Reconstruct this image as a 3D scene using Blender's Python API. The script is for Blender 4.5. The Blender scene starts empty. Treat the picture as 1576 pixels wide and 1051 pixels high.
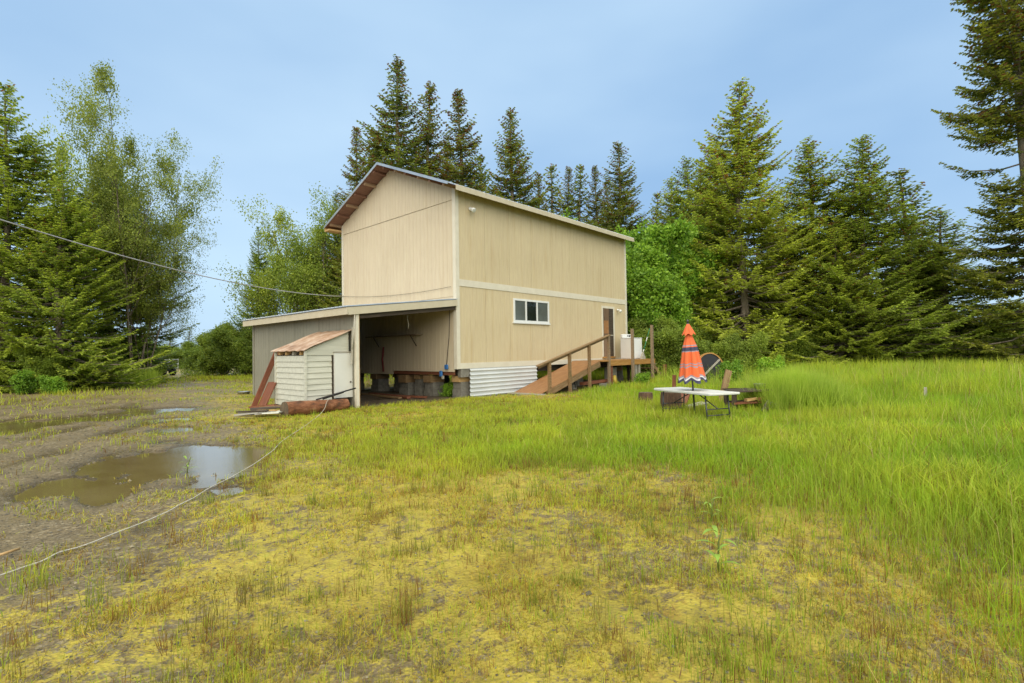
import bpy, math, random
import numpy as np
from mathutils import Matrix, Vector

# ------------------------------------------------------------------ camera, sky, sun, exposure
sc = bpy.context.scene
COL = sc.collection
CAM = np.array([-10.944, -12.4525, 1.45])
FPX, YAW, PITCH, ROLL = 789.39, 0.7429, 0.0209, -0.0156
_f = np.array([math.cos(YAW) * math.cos(PITCH), math.sin(YAW) * math.cos(PITCH), math.sin(PITCH)])
_r = np.array([math.sin(YAW), -math.cos(YAW), 0.0])
_u = np.cross(_r, _f)
R_ = math.cos(ROLL) * _r + math.sin(ROLL) * _u
U_ = -math.sin(ROLL) * _r + math.cos(ROLL) * _u
cam = bpy.data.cameras.new('camera')
cam.lens = FPX / 1576 * 36; cam.sensor_width = 36; cam.sensor_fit = 'HORIZONTAL'
cam.clip_start = 0.05; cam.clip_end = 3000
camo = bpy.data.objects.new('camera', cam); COL.objects.link(camo)
camo.matrix_world = Matrix(((R_[0], U_[0], -_f[0], CAM[0]), (R_[1], U_[1], -_f[1], CAM[1]),
                            (R_[2], U_[2], -_f[2], CAM[2]), (0, 0, 0, 1)))
sc.camera = camo

SUN_EL, SUN_AZ = math.radians(50), math.radians(219)      # azimuth of the sun, counter-clockwise from +x
world = bpy.data.worlds.new('World'); sc.world = world; world.use_nodes = True
wn = world.node_tree; wn.nodes.clear()
def WN(t, **k):
    n = wn.nodes.new(t)
    for a, v in k.items(): setattr(n, a, v)
    return n
sky = WN('ShaderNodeTexSky', sky_type='NISHITA'); sky.sun_disc = False
sky.sun_elevation = SUN_EL; sky.sun_rotation = math.pi / 2 - SUN_AZ
sky.air_density = 1.0; sky.dust_density = 0.6; sky.ozone_density = 1.0
sks = WN('ShaderNodeVectorMath', operation='SCALE'); sks.inputs['Scale'].default_value = 0.04
tc = WN('ShaderNodeTexCoord'); mp = WN('ShaderNodeMapping'); mp.inputs['Scale'].default_value = (1, 1, 2.6)
nz = WN('ShaderNodeTexNoise'); nz.inputs['Scale'].default_value = 1.3; nz.inputs['Detail'].default_value = 4; nz.inputs['Roughness'].default_value = .45
rp = WN('ShaderNodeValToRGB')
rp.color_ramp.elements[0].position = .30; rp.color_ramp.elements[0].color = (.108, .178, .272, 1)
rp.color_ramp.elements[1].position = .72; rp.color_ramp.elements[1].color = (.196, .268, .338, 1)
mx = WN('ShaderNodeMix', data_type='RGBA'); mx.inputs[0].default_value = .86
bg = WN('ShaderNodeBackground'); bg.inputs['Strength'].default_value = 1.0
wo = WN('ShaderNodeOutputWorld')
L_ = wn.links.new
L_(tc.outputs['Generated'], mp.inputs[0]); L_(mp.outputs[0], nz.inputs['Vector']); L_(nz.outputs[0], rp.inputs[0])
L_(sky.outputs[0], sks.inputs[0]); L_(sks.outputs[0], mx.inputs[6]); L_(rp.outputs[0], mx.inputs[7])
L_(mx.outputs[2], bg.inputs[0]); L_(bg.outputs[0], wo.inputs[0])

sun = bpy.data.lights.new('sun', 'SUN'); sun.energy = 1.5; sun.angle = math.radians(95); sun.color = (1, .89, .70)
suno = bpy.data.objects.new('sun', sun); COL.objects.link(suno)
sd = Vector((math.cos(SUN_EL) * math.cos(SUN_AZ), math.cos(SUN_EL) * math.sin(SUN_AZ), math.sin(SUN_EL)))
suno.rotation_euler = sd.to_track_quat('Z', 'Y').to_euler(); suno.location = (-20, -20, 30)
vs = sc.view_settings
vs.view_transform = 'Standard'; vs.look = 'None'; vs.exposure = 1.70; vs.gamma = 1.0; vs.use_curve_mapping = False
sc.render.engine = 'CYCLES'; sc.cycles.use_denoising = True
sc.cycles.max_bounces = 6; sc.cycles.diffuse_bounces = 3; sc.cycles.glossy_bounces = 3
sc.cycles.transmission_bounces = 4; sc.cycles.transparent_max_bounces = 6

# ------------------------------------------------------------------ helpers
rnd = random.Random(7)
rng = np.random.default_rng(11)

def ray(px, py): return _f + R_ * (px - 788) / FPX - U_ * (py - 525.5) / FPX
def gp(px, py, z=0.0):                       # pixel -> point on the level z
    d = ray(px, py); return CAM + d * ((z - CAM[2]) / d[2])
def pl(px, py, ax, v):                       # pixel -> point on an axis plane
    d = ray(px, py); return CAM + d * ((v - CAM[ax]) / d[ax])
def at(px, depth, z=0.0):                    # ground point below a picture column at a depth
    d = ray(px, 540); p = CAM + d * depth; return np.array([p[0], p[1], z])
def top_z(py, px, depth): return (CAM + ray(px, py) * depth)[2]

def hash2(ix, iy, s):
    n = (ix * 374761393 + iy * 668265263 + s * 1274126177) & 0x7fffffff
    n = ((n ^ (n >> 13)) * 1274126177) & 0x7fffffff
    return ((n ^ (n >> 16)) & 0xffff) / 65535.0
def vnoise(x, y, s=0):
    x = np.asarray(x, float); y = np.asarray(y, float)
    ix = np.floor(x).astype(np.int64); iy = np.floor(y).astype(np.int64)
    fx = x - ix; fy = y - iy; fx = fx * fx * (3 - 2 * fx); fy = fy * fy * (3 - 2 * fy)
    a = hash2(ix, iy, s); b = hash2(ix + 1, iy, s); c = hash2(ix, iy + 1, s); d = hash2(ix + 1, iy + 1, s)
    return (a * (1 - fx) + b * fx) * (1 - fy) + (c * (1 - fx) + d * fx) * fy
def fbm(x, y, s=0, o=4):
    t = 0; a = .5; w = 0
    for i in range(o):
        t = t + a * vnoise(x * 2 ** i, y * 2 ** i, s + i); w += a; a *= .5
    return t / w

WM = {}
def wm(o): return WM.get(o.name, Matrix.Identity(4))
def tag(o, label=None, cat=None, group=None, kind=None):
    for k, v in (('label', label), ('category', cat), ('group', group), ('kind', kind)):
        if v: o[k] = v
    return o
def thing(name, loc, label, cat, group=None, rz=0.0):
    o = bpy.data.objects.new(name, None); COL.objects.link(o); o.empty_display_size = .2
    o.location = loc; o.rotation_euler = (0, 0, rz)
    WM[o.name] = Matrix.Translation(Vector(loc)) @ Matrix.Rotation(rz, 4, 'Z')
    return tag(o, label, cat, group)
def link(o, parent=None, M=None):
    COL.objects.link(o)
    M = M or Matrix.Identity(4)
    o.matrix_basis = M; WM[o.name] = M.copy()
    if parent:
        o.parent = parent; o.matrix_parent_inverse = wm(parent).inverted()
    return o
def mesh(name, verts, faces, mat, smooth=False):
    me = bpy.data.meshes.new(name); me.from_pydata([tuple(map(float, v)) for v in verts], [], faces)
    me.materials.append(mat)
    if smooth: me.polygons.foreach_set('use_smooth', [True] * len(me.polygons))
    me.update(); return me
def obj(name, verts, faces, mat, parent=None, M=None, smooth=False):
    return link(bpy.data.objects.new(name, mesh(name, verts, faces, mat, smooth)), parent, M)
BF = [(0, 3, 2, 1), (4, 5, 6, 7), (0, 1, 5, 4), (1, 2, 6, 5), (2, 3, 7, 6), (3, 0, 4, 7)]
def boxv(a, b):
    return [(a[0], a[1], a[2]), (b[0], a[1], a[2]), (b[0], b[1], a[2]), (a[0], b[1], a[2]),
            (a[0], a[1], b[2]), (b[0], a[1], b[2]), (b[0], b[1], b[2]), (a[0], b[1], b[2])]
def box(name, a, b, mat, parent=None):       # axis aligned, its own centre as origin
    c = [(a[i] + b[i]) / 2 for i in range(3)]; h = [abs(b[i] - a[i]) / 2 for i in range(3)]
    return obj(name, boxv([-q for q in h], h), BF, mat, parent, Matrix.Translation(c))
def bevbox(name, size, bev, mat, parent=None, M=None, seg=2):
    import bmesh
    bm = bmesh.new(); bmesh.ops.create_cube(bm, size=1)
    for v in bm.verts: v.co = Vector((v.co.x * size[0], v.co.y * size[1], v.co.z * size[2]))
    bmesh.ops.bevel(bm, geom=bm.edges[:], offset=bev, segments=seg, affect='EDGES', profile=.5)
    me = bpy.data.meshes.new(name); bm.to_mesh(me); bm.free(); me.materials.append(mat)
    return link(bpy.data.objects.new(name, me), parent, M)
def frame(p0, p1, up=(0, 0, 1)):
    p0, p1 = Vector(p0), Vector(p1); x = (p1 - p0).normalized(); up = Vector(up)
    y = up.cross(x)
    if y.length < 1e-4: y = Vector((0, 1, 0)).cross(x)
    y.normalize(); z = x.cross(y)
    M = Matrix((x, y, z)).transposed().to_4x4(); M.translation = (p0 + p1) / 2
    return M, (p1 - p0).length
def beam(name, p0, p1, w, h, mat, parent=None, up=(0, 0, 1), chip=0.0):
    M, l = frame(p0, p1, up); v = boxv((-l / 2, -w / 2, -h / 2), (l / 2, w / 2, h / 2))
    if chip: v = [tuple(c + rnd.uniform(-chip, chip) for c in q) for q in v]
    return obj(name, v, BF, mat, parent, M)
def tubev(pts, rad, n=8, caps=True):
    pts = [Vector(p) for p in pts]; V = []; F = []
    rad = rad if hasattr(rad, '__len__') else [rad] * len(pts)
    for i, p in enumerate(pts):
        t = (pts[min(i + 1, len(pts) - 1)] - pts[max(i - 1, 0)]).normalized()
        a = t.cross(Vector((0, 0, 1)) if abs(t.z) < .9 else Vector((1, 0, 0))).normalized(); b = t.cross(a)
        for k in range(n):
            q = 2 * math.pi * k / n; V.append(p + (a * math.cos(q) + b * math.sin(q)) * rad[i])
    for i in range(len(pts) - 1):
        for k in range(n):
            F.append((i * n + k, i * n + (k + 1) % n, (i + 1) * n + (k + 1) % n, (i + 1) * n + k))
    if caps:
        F.append(tuple(range(n))[::-1]); F.append(tuple((len(pts) - 1) * n + k for k in range(n)))
    return V, F
def tube(name, pts, rad, mat, parent=None, n=8, smooth=True):
    V, F = tubev(pts, rad, n); return obj(name, V, F, mat, parent, smooth=smooth)
def lathe(name, prof, mat, parent=None, M=None, n=24, smooth=True, caps=True):
    V = []; F = []
    for r, z in prof:
        for k in range(n):
            q = 2 * math.pi * k / n; V.append((r * math.cos(q), r * math.sin(q), z))
    for i in range(len(prof) - 1):
        for k in range(n): F.append((i * n + k, i * n + (k + 1) % n, (i + 1) * n + (k + 1) % n, (i + 1) * n + k))
    if caps: F += [tuple(range(n))[::-1], tuple((len(prof) - 1) * n + k for k in range(n))]
    return obj(name, V, F, mat, parent, M, smooth)
def bigmesh(name, V, quads, mat, col=None, tris=None, smooth=False):   # numpy arrays -> mesh, fast
    me = bpy.data.meshes.new(name)
    V = np.ascontiguousarray(V, np.float32); me.vertices.add(len(V)); me.vertices.foreach_set('co', V.ravel())
    li = []; st = []; tot = []; o = 0
    for q, k in ((quads, 4), (tris, 3)):
        if q is None or len(q) == 0: continue
        q = np.asarray(q, np.int32); li.append(q.ravel()); st.append(o + np.arange(len(q)) * k); o += q.size
    li = np.concatenate(li); st = np.concatenate(st)
    me.loops.add(len(li)); me.loops.foreach_set('vertex_index', li.astype(np.int32))
    me.polygons.add(len(st)); me.polygons.foreach_set('loop_start', st.astype(np.int32))
    if smooth: me.polygons.foreach_set('use_smooth', np.ones(len(st), bool))
    me.update(calc_edges=True); me.validate()
    if col is not None:
        a = me.attributes.new('col', 'FLOAT_COLOR', 'POINT')
        c = np.ones((len(V), 4), np.float32); col = np.asarray(col); c[:, :col.shape[1]] = col; a.data.foreach_set('color', c.ravel())
    me.materials.append(mat)
    return me
def copy_tree(o, parent=None):
    c = o.copy(); COL.objects.link(c); c.parent = parent
    for ch in KIDS.get(o.name, []): copy_tree(ch, c)
    return c
KIDS = {}
def kid(o, parent): KIDS.setdefault(parent.name, []).append(o); return o

# ------------------------------------------------------------------ materials
def newmat(name):
    m = bpy.data.materials.new(name); m.use_nodes = True; nt = m.node_tree
    return m, nt, nt.nodes['Principled BSDF'], nt.nodes['Material Output']
def ND(nt, t, **k):
    n = nt.nodes.new(t)
    for a, v in k.items(): setattr(n, a, v)
    return n
def coords(nt, scale, rand=True):
    t = ND(nt, 'ShaderNodeTexCoord'); m = ND(nt, 'ShaderNodeMapping'); m.inputs['Scale'].default_value = scale
    nt.links.new(t.outputs['Object'], m.inputs[0])
    if rand:
        i = ND(nt, 'ShaderNodeObjectInfo'); s = ND(nt, 'ShaderNodeMath', operation='MULTIPLY'); s.inputs[1].default_value = 37
        nt.links.new(i.outputs['Random'], s.inputs[0])
        cb = ND(nt, 'ShaderNodeCombineXYZ')
        for k in range(3): nt.links.new(s.outputs[0], cb.inputs[k])
        nt.links.new(cb.outputs[0], m.inputs['Location'])
    return m.outputs[0]
def noise(nt, vec, scale, detail=5, rough=.6):
    n = ND(nt, 'ShaderNodeTexNoise'); n.inputs['Scale'].default_value = scale
    n.inputs['Detail'].default_value = detail; n.inputs['Roughness'].default_value = rough
    nt.links.new(vec, n.inputs['Vector']); return n.outputs[0]
def ramp(nt, fac, stops):
    r = ND(nt, 'ShaderNodeValToRGB'); e = r.color_ramp.elements
    while len(e) < len(stops): e.new(.5)
    for q, (p, c) in zip(e, stops): q.position = p; q.color = (*c, 1) if len(c) == 3 else c
    nt.links.new(fac, r.inputs[0]); return r.outputs[0]
def mixc(nt, fac, a, b, mode='MIX'):
    m = ND(nt, 'ShaderNodeMix', data_type='RGBA', blend_type=mode)
    for s, v in ((0, fac), (6, a), (7, b)):
        if hasattr(v, 'is_linked') or hasattr(v, 'links'): nt.links.new(v, m.inputs[s])
        elif s == 0: m.inputs[0].default_value = v
        else: m.inputs[s].default_value = (*v, 1)
    return m.outputs[2]
def bump(nt, h, dist, strength=1.0):
    b = ND(nt, 'ShaderNodeBump'); b.inputs['Distance'].default_value = dist; b.inputs['Strength'].default_value = strength
    nt.links.new(h, b.inputs['Height']); return b.outputs[0]
def scuff(name, stops, scale=(1, 1, 1), freq=4, rough=.7, bdist=.003, metal=0.0, dirt=None, detail=6, spec=.4):
    """a weathered surface: ramp over stretched noise, fine bump, optional dirt blotches"""
    m, nt, b, o = newmat(name); v = coords(nt, scale); n = noise(nt, v, freq, detail, .65)
    c = ramp(nt, n, stops)
    if dirt:
        v2 = coords(nt, (1, 1, 1)); n2 = noise(nt, v2, dirt[1], 6, .7)
        c = mixc(nt, ramp(nt, n2, [(dirt[2], (0, 0, 0)), (dirt[2] + .18, (1, 1, 1))]), c, dirt[0])
    nt.links.new(c, b.inputs['Base Color']); b.inputs['Roughness'].default_value = rough; b.inputs['Metallic'].default_value = metal
    b.inputs['Specular IOR Level'].default_value = spec
    nt.links.new(bump(nt, n, bdist), b.inputs['Normal']); return m
def wood(name, a, b_, c, rough=.75, moss=None):
    return scuff(name, [(.25, a), (.5, b_), (.75, c)], (1.2, 14, 14), 2.2, rough, .004, dirt=moss)
def siding(name, base, dark, streak, amt=.5):
    """painted vertical board siding with rain streaks running down"""
    m, nt, b, o = newmat(name)
    t = ND(nt, 'ShaderNodeNewGeometry'); mp = ND(nt, 'ShaderNodeMapping'); mp.inputs['Scale'].default_value = (3.2, 3.2, .22)
    nt.links.new(t.outputs['Position'], mp.inputs[0])
    n1 = noise(nt, mp.outputs[0], 1.6, 6, .6)
    n2 = noise(nt, t.outputs['Position'], .55, 5, .6)
    mp2 = ND(nt, 'ShaderNodeMapping'); mp2.inputs['Scale'].default_value = (22, 22, 1.1); nt.links.new(t.outputs['Position'], mp2.inputs[0])
    n3 = noise(nt, mp2.outputs[0], 2, 4, .6)
    c = mixc(nt, ramp(nt, n2, [(.3, (0, 0, 0)), (.7, (1, 1, 1))]), base, dark)
    c = mixc(nt, ramp(nt, n1, [(.53, (0, 0, 0)), (.76, (amt,) * 3)]), c, streak)
    c = mixc(nt, .16, c, ramp(nt, n3, [(.3, (.12, .10, .06)), (.7, (.75, .68, .5))]), 'OVERLAY')
    i = ND(nt, 'ShaderNodeObjectInfo')
    c = mixc(nt, ramp(nt, i.outputs['Random'], [(0, (.0,) * 3), (1, (.16,) * 3)]), c, tuple(q * .8 for q in base))
    nt.links.new(c, b.inputs['Base Color']); b.inputs['Roughness'].default_value = .62
    b.inputs['Specular IOR Level'].default_value = .3
    nt.links.new(bump(nt, n3, .002), b.inputs['Normal']); return m
def plain(name, col, rough=.5, metal=0.0, var=.25, freq=6, bdist=.001):
    d = tuple(c * (1 - var) for c in col); l = tuple(min(1, c * (1 + var * .6)) for c in col)
    return scuff(name, [(.3, d), (.7, l)], (1, 1, 1), freq, rough, bdist, metal)
def leafmat(name, tint=(1, 1, 1), trans=.35, var=.25, gloss=.45):
    m, nt, b, o = newmat(name)
    a = ND(nt, 'ShaderNodeAttribute', attribute_name='col')
    g = ND(nt, 'ShaderNodeNewGeometry'); n = noise(nt, g.outputs['Position'], .9, 3, .6)
    c = mixc(nt, 1.0, a.outputs['Color'], tint, 'MULTIPLY')
    c = mixc(nt, 1.0, c, ramp(nt, n, [(.3, (1 - var, 1 - var, 1 - var * .6)), (.7, (1 + var, 1 + var * .8, 1))]), 'MULTIPLY')
    i = ND(nt, 'ShaderNodeObjectInfo')
    c = mixc(nt, 1.0, c, ramp(nt, i.outputs['Random'], [(0, (.82, .86, .9)), (1, (1.16, 1.1, 1.0))]), 'MULTIPLY')
    nt.links.new(c, b.inputs['Base Color']); b.inputs['Roughness'].default_value = gloss; b.inputs['Specular IOR Level'].default_value = .25
    t = ND(nt, 'ShaderNodeBsdfTranslucent'); nt.links.new(c, t.inputs['Color'])
    ms = ND(nt, 'ShaderNodeMixShader'); ms.inputs[0].default_value = trans
    nt.links.new(b.outputs[0], ms.inputs[1]); nt.links.new(t.outputs[0], ms.inputs[2]); nt.links.new(ms.outputs[0], o.inputs[0])
    return m

M = {}
M['tan'] = siding('tan_siding', (.63, .525, .335), (.575, .475, .295), (.47, .32, .15), .6)
M['pink_tan'] = siding('gable_siding', (.64, .545, .395), (.59, .50, .355), (.42, .29, .14), .25)
M['grey_siding'] = siding('grey_siding', (.29, .275, .215), (.23, .22, .17), (.15, .14, .10), .5)
M['trim'] = scuff('cream_trim', [(.3, (.62, .56, .43)), (.7, (.70, .645, .51))], (1, 1, 1), 3, .6, .002)
M['eave_trim'] = scuff('beige_fascia', [(.3, (.50, .43, .29)), (.7, (.58, .51, .37))], (1, 1, 1), 3, .6, .002, dirt=((.32, .25, .15), 2.2, .62))
M['roof_metal'] = scuff('galvanised_roofing', [(.3, (.42, .44, .45)), (.7, (.62, .64, .65))], (1, 1, 1), 1.5, .38, .001, .7)
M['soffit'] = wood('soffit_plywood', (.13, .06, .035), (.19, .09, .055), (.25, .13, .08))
M['lookout'] = wood('lookout_wood', (.24, .15, .08), (.34, .22, .13), (.42, .29, .18))
M['raw'] = wood('raw_lumber', (.36, .21, .075), (.48, .30, .12), (.56, .38, .18))
M['rail'] = wood('weathered_rail', (.13, .075, .03), (.23, .14, .06), (.33, .23, .13), moss=((.10, .10, .03), 3.5, .56))
M['post'] = wood('grey_brown_post', (.15, .10, .055), (.24, .17, .10), (.34, .26, .17), moss=((.30, .12, .035), 3, .58))
M['deckwood'] = wood('orange_deck_wood', (.26, .12, .025), (.38, .19, .045), (.46, .27, .09))
M['ramp'] = scuff('ramp_plywood', [(.25, (.23, .10, .035)), (.5, (.32, .155, .06)), (.75, (.39, .21, .09))], (1.5, 6, 6), 1.6, .5, .003, dirt=((.18, .10, .05), 1.5, .6))
M['redwood'] = wood('red_brown_board', (.11, .035, .016), (.19, .065, .03), (.27, .11, .055))
M['greyboard'] = wood('grey_board', (.22, .20, .15), (.34, .31, .24), (.46, .43, .35))
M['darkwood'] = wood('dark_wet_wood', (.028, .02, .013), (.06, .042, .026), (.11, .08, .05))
M['bark_log'] = scuff('log_bark', [(.3, (.05, .03, .015)), (.5, (.20, .075, .03)), (.72, (.36, .18, .09))], (2.2, 4, 4), 2.0, .85, .02, dirt=((.11, .10, .03), 2.2, .60))
M['log_end'] = scuff('log_end_grain', [(.3, (.06, .045, .025)), (.7, (.17, .12, .07))], (1, 1, 1), 9, .9, .006)
M['stump'] = scuff('stump_wood', [(.3, (.055, .03, .018)), (.7, (.16, .09, .05))], (4, 4, 1), 4, .9, .01, dirt=((.07, .08, .02), 4, .58))
M['white_lap'] = scuff('white_lap_board', [(.25, (.44, .43, .34)), (.6, (.58, .565, .455)), (.8, (.66, .645, .53))], (.7, 6, 6), 2.2, .62, .003, dirt=((.33, .24, .11), 2.4, .62))
M['white_door'] = scuff('white_door_paint', [(.3, (.60, .59, .52)), (.7, (.68, .67, .60))], (1, 1, 1), 1.5, .5, .001, dirt=((.46, .42, .31), 2.5, .66))
M['rust_roof'] = scuff('rusty_roof_sheet', [(.25, (.12, .085, .06)), (.40, (.33, .19, .105)), (.55, (.46, .31, .20)), (.72, (.58, .48, .36))], (1.2, 1.2, 1.2), 2.6, .6, .003)
M['vinyl'] = plain('white_vinyl', (.74, .74, .70), .4, 0, .06)
M['metal_sheet'] = scuff('corrugated_metal', [(.3, (.58, .59, .56)), (.7, (.68, .69, .66))], (1, 1, 1), 1.0, .45, .0005, .2, dirt=((.45, .43, .35), 1.2, .64))
M['concrete'] = scuff('concrete_block', [(.3, (.12, .11, .085)), (.7, (.25, .23, .185))], (1, 1, 1), 8, .9, .006, dirt=((.10, .10, .06), 3, .58))
M['appliance'] = plain('enamel_white', (.70, .70, .66), .3, 0, .06, 2)
M['dark_plastic'] = plain('dark_plastic', (.03, .03, .03), .5)
M['dark_metal'] = plain('dark_grey_metal', (.09, .09, .09), .45, .6)
M['blackpipe'] = plain('black_pipe', (.022, .021, .020), .5)
M['blue'] = plain('blue_plastic', (.05, .17, .42), .45)
M['red'] = plain('red_webbing', (.20, .028, .025), .7)
M['green'] = plain('green_handle', (.015, .20, .08), .4)
M['yellow'] = plain('yellow_paint', (.50, .36, .05), .5)
M['rope'] = plain('white_rope', (.52, .48, .38), .9, 0, .3, 30, .004)
M['wire'] = plain('grey_cable', (.36, .36, .35), .6, 0, .2)
M['blackwire'] = plain('black_cord', (.05, .045, .04), .7)
M['table'] = plain('table_plastic', (.66, .65, .58), .5, 0, .1, 5)
M['steel'] = plain('steel_pan', (.42, .43, .43), .35, .8)
M['rubber'] = plain('tyre_rubber', (.025, .025, .025), .85)
M['trunk'] = scuff('spruce_bark', [(.3, (.11, .085, .06)), (.7, (.32, .26, .19))], (3, 3, .8), 3, .95, .02, dirt=((.26, .24, .19), 2.5, .55))
M['birch'] = scuff('grey_bark', [(.3, (.11, .085, .06)), (.7, (.27, .22, .16))], (2, 2, 1), 4, .9, .01)
M['needles'] = leafmat('spruce_needles', (1, 1, 1), .40, .22, .55)
M['leaves'] = leafmat('broad_leaves', (1, 1, 1), .42, .22, .4)
M['grass'] = leafmat('grass_blades', (1, 1, 1), .40, .20, .5)
M['pebble'] = leafmat('pebble_stone', (1, 1, 1), .0, .25, .4)
def glassmat(name, col):
    m, nt, b, o = newmat(name); b.inputs['Base Color'].default_value = (*col, 1); b.inputs['Roughness'].default_value = .06
    b.inputs['Specular IOR Level'].default_value = .5
    g = ND(nt, 'ShaderNodeNewGeometry'); n = noise(nt, g.outputs['Position'], 2.0, 3)
    nt.links.new(mixc(nt, n, tuple(c * .55 for c in col), tuple(c * 1.5 for c in col)), b.inputs['Base Color'])
    nt.links.new(bump(nt, n, .004), b.inputs['Normal']); return m
M['glass_dark'] = glassmat('dark_window_glass', (.012, .016, .012))
M['glass_grey'] = glassmat('curtained_window_glass', (.10, .11, .095))
def watermat():
    m, nt, b, o = newmat('muddy_water'); g = ND(nt, 'ShaderNodeNewGeometry')
    n = noise(nt, g.outputs['Position'], 1.2, 4)
    nt.links.new(ramp(nt, n, [(.3, (.14, .098, .034)), (.7, (.20, .150, .065))]), b.inputs['Base Color'])
    b.inputs['Roughness'].default_value = .04; b.inputs['IOR'].default_value = 1.5; b.inputs['Specular IOR Level'].default_value = .8
    n2 = noise(nt, g.outputs['Position'], 26, 3)
    nt.links.new(bump(nt, n2, .0006), b.inputs['Normal']); return m
M['water'] = watermat()
def groundmat():
    m, nt, b, o = newmat('wet_gravel_and_moss')
    a = ND(nt, 'ShaderNodeAttribute', attribute_name='col'); s = ND(nt, 'ShaderNodeSeparateColor'); nt.links.new(a.outputs['Color'], s.inputs[0])
    P = ND(nt, 'ShaderNodeNewGeometry').outputs['Position']
    vo = ND(nt, 'ShaderNodeTexVoronoi'); vo.inputs['Scale'].default_value = 42; nt.links.new(P, vo.inputs['Vector'])
    vo2 = ND(nt, 'ShaderNodeTexVoronoi'); vo2.inputs['Scale'].default_value = 17; nt.links.new(P, vo2.inputs['Vector'])
    n1 = noise(nt, P, 1.6, 6, .65); n2 = noise(nt, P, 9, 6, .7); n3 = noise(nt, P, 60, 4, .7)
    sepv = ND(nt, 'ShaderNodeSeparateColor'); nt.links.new(vo.outputs['Color'], sepv.inputs[0])
    peb = ramp(nt, sepv.outputs[0], [(0, (.070, .054, .028)), (.5, (.160, .122, .064)), (.85, (.235, .185, .105)), (1, (.36, .30, .19))])
    mud = ramp(nt, n2, [(.3, (.150, .104, .040)), (.7, (.260, .188, .082))])
    grv = mixc(nt, ramp(nt, n1, [(.35, (.25,) * 3), (.65, (.8,) * 3)]), mud, peb)
    moss = ramp(nt, n2, [(.22, (.22, .16, .04)), (.42, (.40, .31, .055)), (.58, (.53, .42, .065)), (.8, (.45, .47, .06))])
    moss = mixc(nt, .35, moss, ramp(nt, n3, [(.3, (.085, .058, .022)), (.7, (.42, .34, .075))]))
    th = ND(nt, 'ShaderNodeMath', operation='MULTIPLY_ADD'); th.inputs[1].default_value = 1.5; nt.links.new(n2, th.inputs[0]); nt.links.new(s.outputs[1], th.inputs[2])
    th2 = ND(nt, 'ShaderNodeMath', operation='MULTIPLY_ADD'); th2.inputs[1].default_value = .8; nt.links.new(n3, th2.inputs[0]); nt.links.new(th.outputs[0], th2.inputs[2])
    th3 = ND(nt, 'ShaderNodeMath', operation='MULTIPLY'); th3.inputs[1].default_value = .5; nt.links.new(th2.outputs[0], th3.inputs[0])
    mf = ramp(nt, th3.outputs[0], [(.775, (0,) * 3), (.86, (1,) * 3)])
    n4 = noise(nt, P, 4.2, 5, .7)
    moss = mixc(nt, ramp(nt, n4, [(.50, (0,) * 3), (.66, (.5,) * 3)]), moss, (.21, .19, .045))
    moss = mixc(nt, ramp(nt, noise(nt, P, 6.5, 4, .7), [(.56, (0,) * 3), (.70, (.45,) * 3)]), moss, (.28, .14, .045))
    c = mixc(nt, mf, grv, moss)
    soil = ramp(nt, n2, [(.3, (.075, .085, .014)), (.7, (.16, .18, .02))])
    c = mixc(nt, s.outputs[0], c, soil)
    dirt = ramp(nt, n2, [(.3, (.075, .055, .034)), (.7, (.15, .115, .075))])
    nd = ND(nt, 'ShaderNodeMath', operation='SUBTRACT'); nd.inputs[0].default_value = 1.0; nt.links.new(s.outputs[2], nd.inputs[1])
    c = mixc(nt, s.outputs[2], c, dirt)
    c = mixc(nt, a.outputs['Alpha'], c, mixc(nt, 1.0, c, (.52, .47, .40), 'MULTIPLY'))
    nt.links.new(c, b.inputs['Base Color'])
    rg = mixc(nt, a.outputs['Alpha'], ramp(nt, n1, [(.35, (.34,) * 3), (.65, (.75,) * 3)]), (.16, .16, .16))
    nt.links.new(rg, b.inputs['Roughness'])
    nt.links.new(ramp(nt, mf, [(0, (.30,) * 3), (1, (.06,) * 3)]), b.inputs['Specular IOR Level'])
    h = ND(nt, 'ShaderNodeMath', operation='ADD'); nt.links.new(vo.outputs['Distance'], h.inputs[0]); nt.links.new(n2, h.inputs[1])
    nt.links.new(bump(nt, h.outputs[0], .012, .7), b.inputs['Normal']); return m
M['ground'] = groundmat()

# ------------------------------------------------------------------ ground cover maps (world space, read once from the photograph's layout)
HW, HL, ZB, ZBB, ZBT, ZG, ZE, ZP, OG, OE = 7.09, 10.66, .963, 3.625, 3.843, 6.42, 6.583, 8.384, .60, .374
LD, LV = 3.60, 6.95                                        # lean-to depth and length
GX = [0, 150, 300, 450, 600, 800, 1000, 1200, 1400, 1576]
GY = [578, 600, 640, 690, 750, 830, 930, 1050]
T_G = [[.9, .9, .35, .4, .3, .7, 1, 1, 1, 1], [.03, .10, .15, .25, .2, .45, .92, 1, 1, 1], [.02, .03, .16, .45, .52, .74, .95, 1, 1, 1],
       [.02, .02, .06, .36, .60, .92, 1, 1, 1, 1], [.02, .03, .05, .14, .26, .34, .40, .66, .90, 1], [.03, .03, .05, .09, .11, .12, .15, .32, .55, .74],
       [.05, .05, .08, .08, .09, .10, .14, .28, .40, .58], [.05, .05, .07, .08, .10, .11, .16, .28, .40, .52]]
T_M = [[.3, .3, .5, .5, .3, .5, .6, .6, .6, .6], [.12, .2, .35, .55, .3, .55, .6, .6, .6, .6], [.06, .12, .38, .62, .66, .64, .6, .6, .6, .6],
       [.10, .14, .22, .60, .66, .64, .6, .6, .6, .6], [.14, .18, .30, .58, .64, .65, .64, .6, .6, .6], [.18, .27, .44, .54, .58, .60, .60, .60, .6, .6],
       [.36, .44, .50, .54, .55, .56, .57, .58, .58, .58], [.38, .43, .48, .51, .52, .52, .53, .54, .55, .56]]
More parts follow.
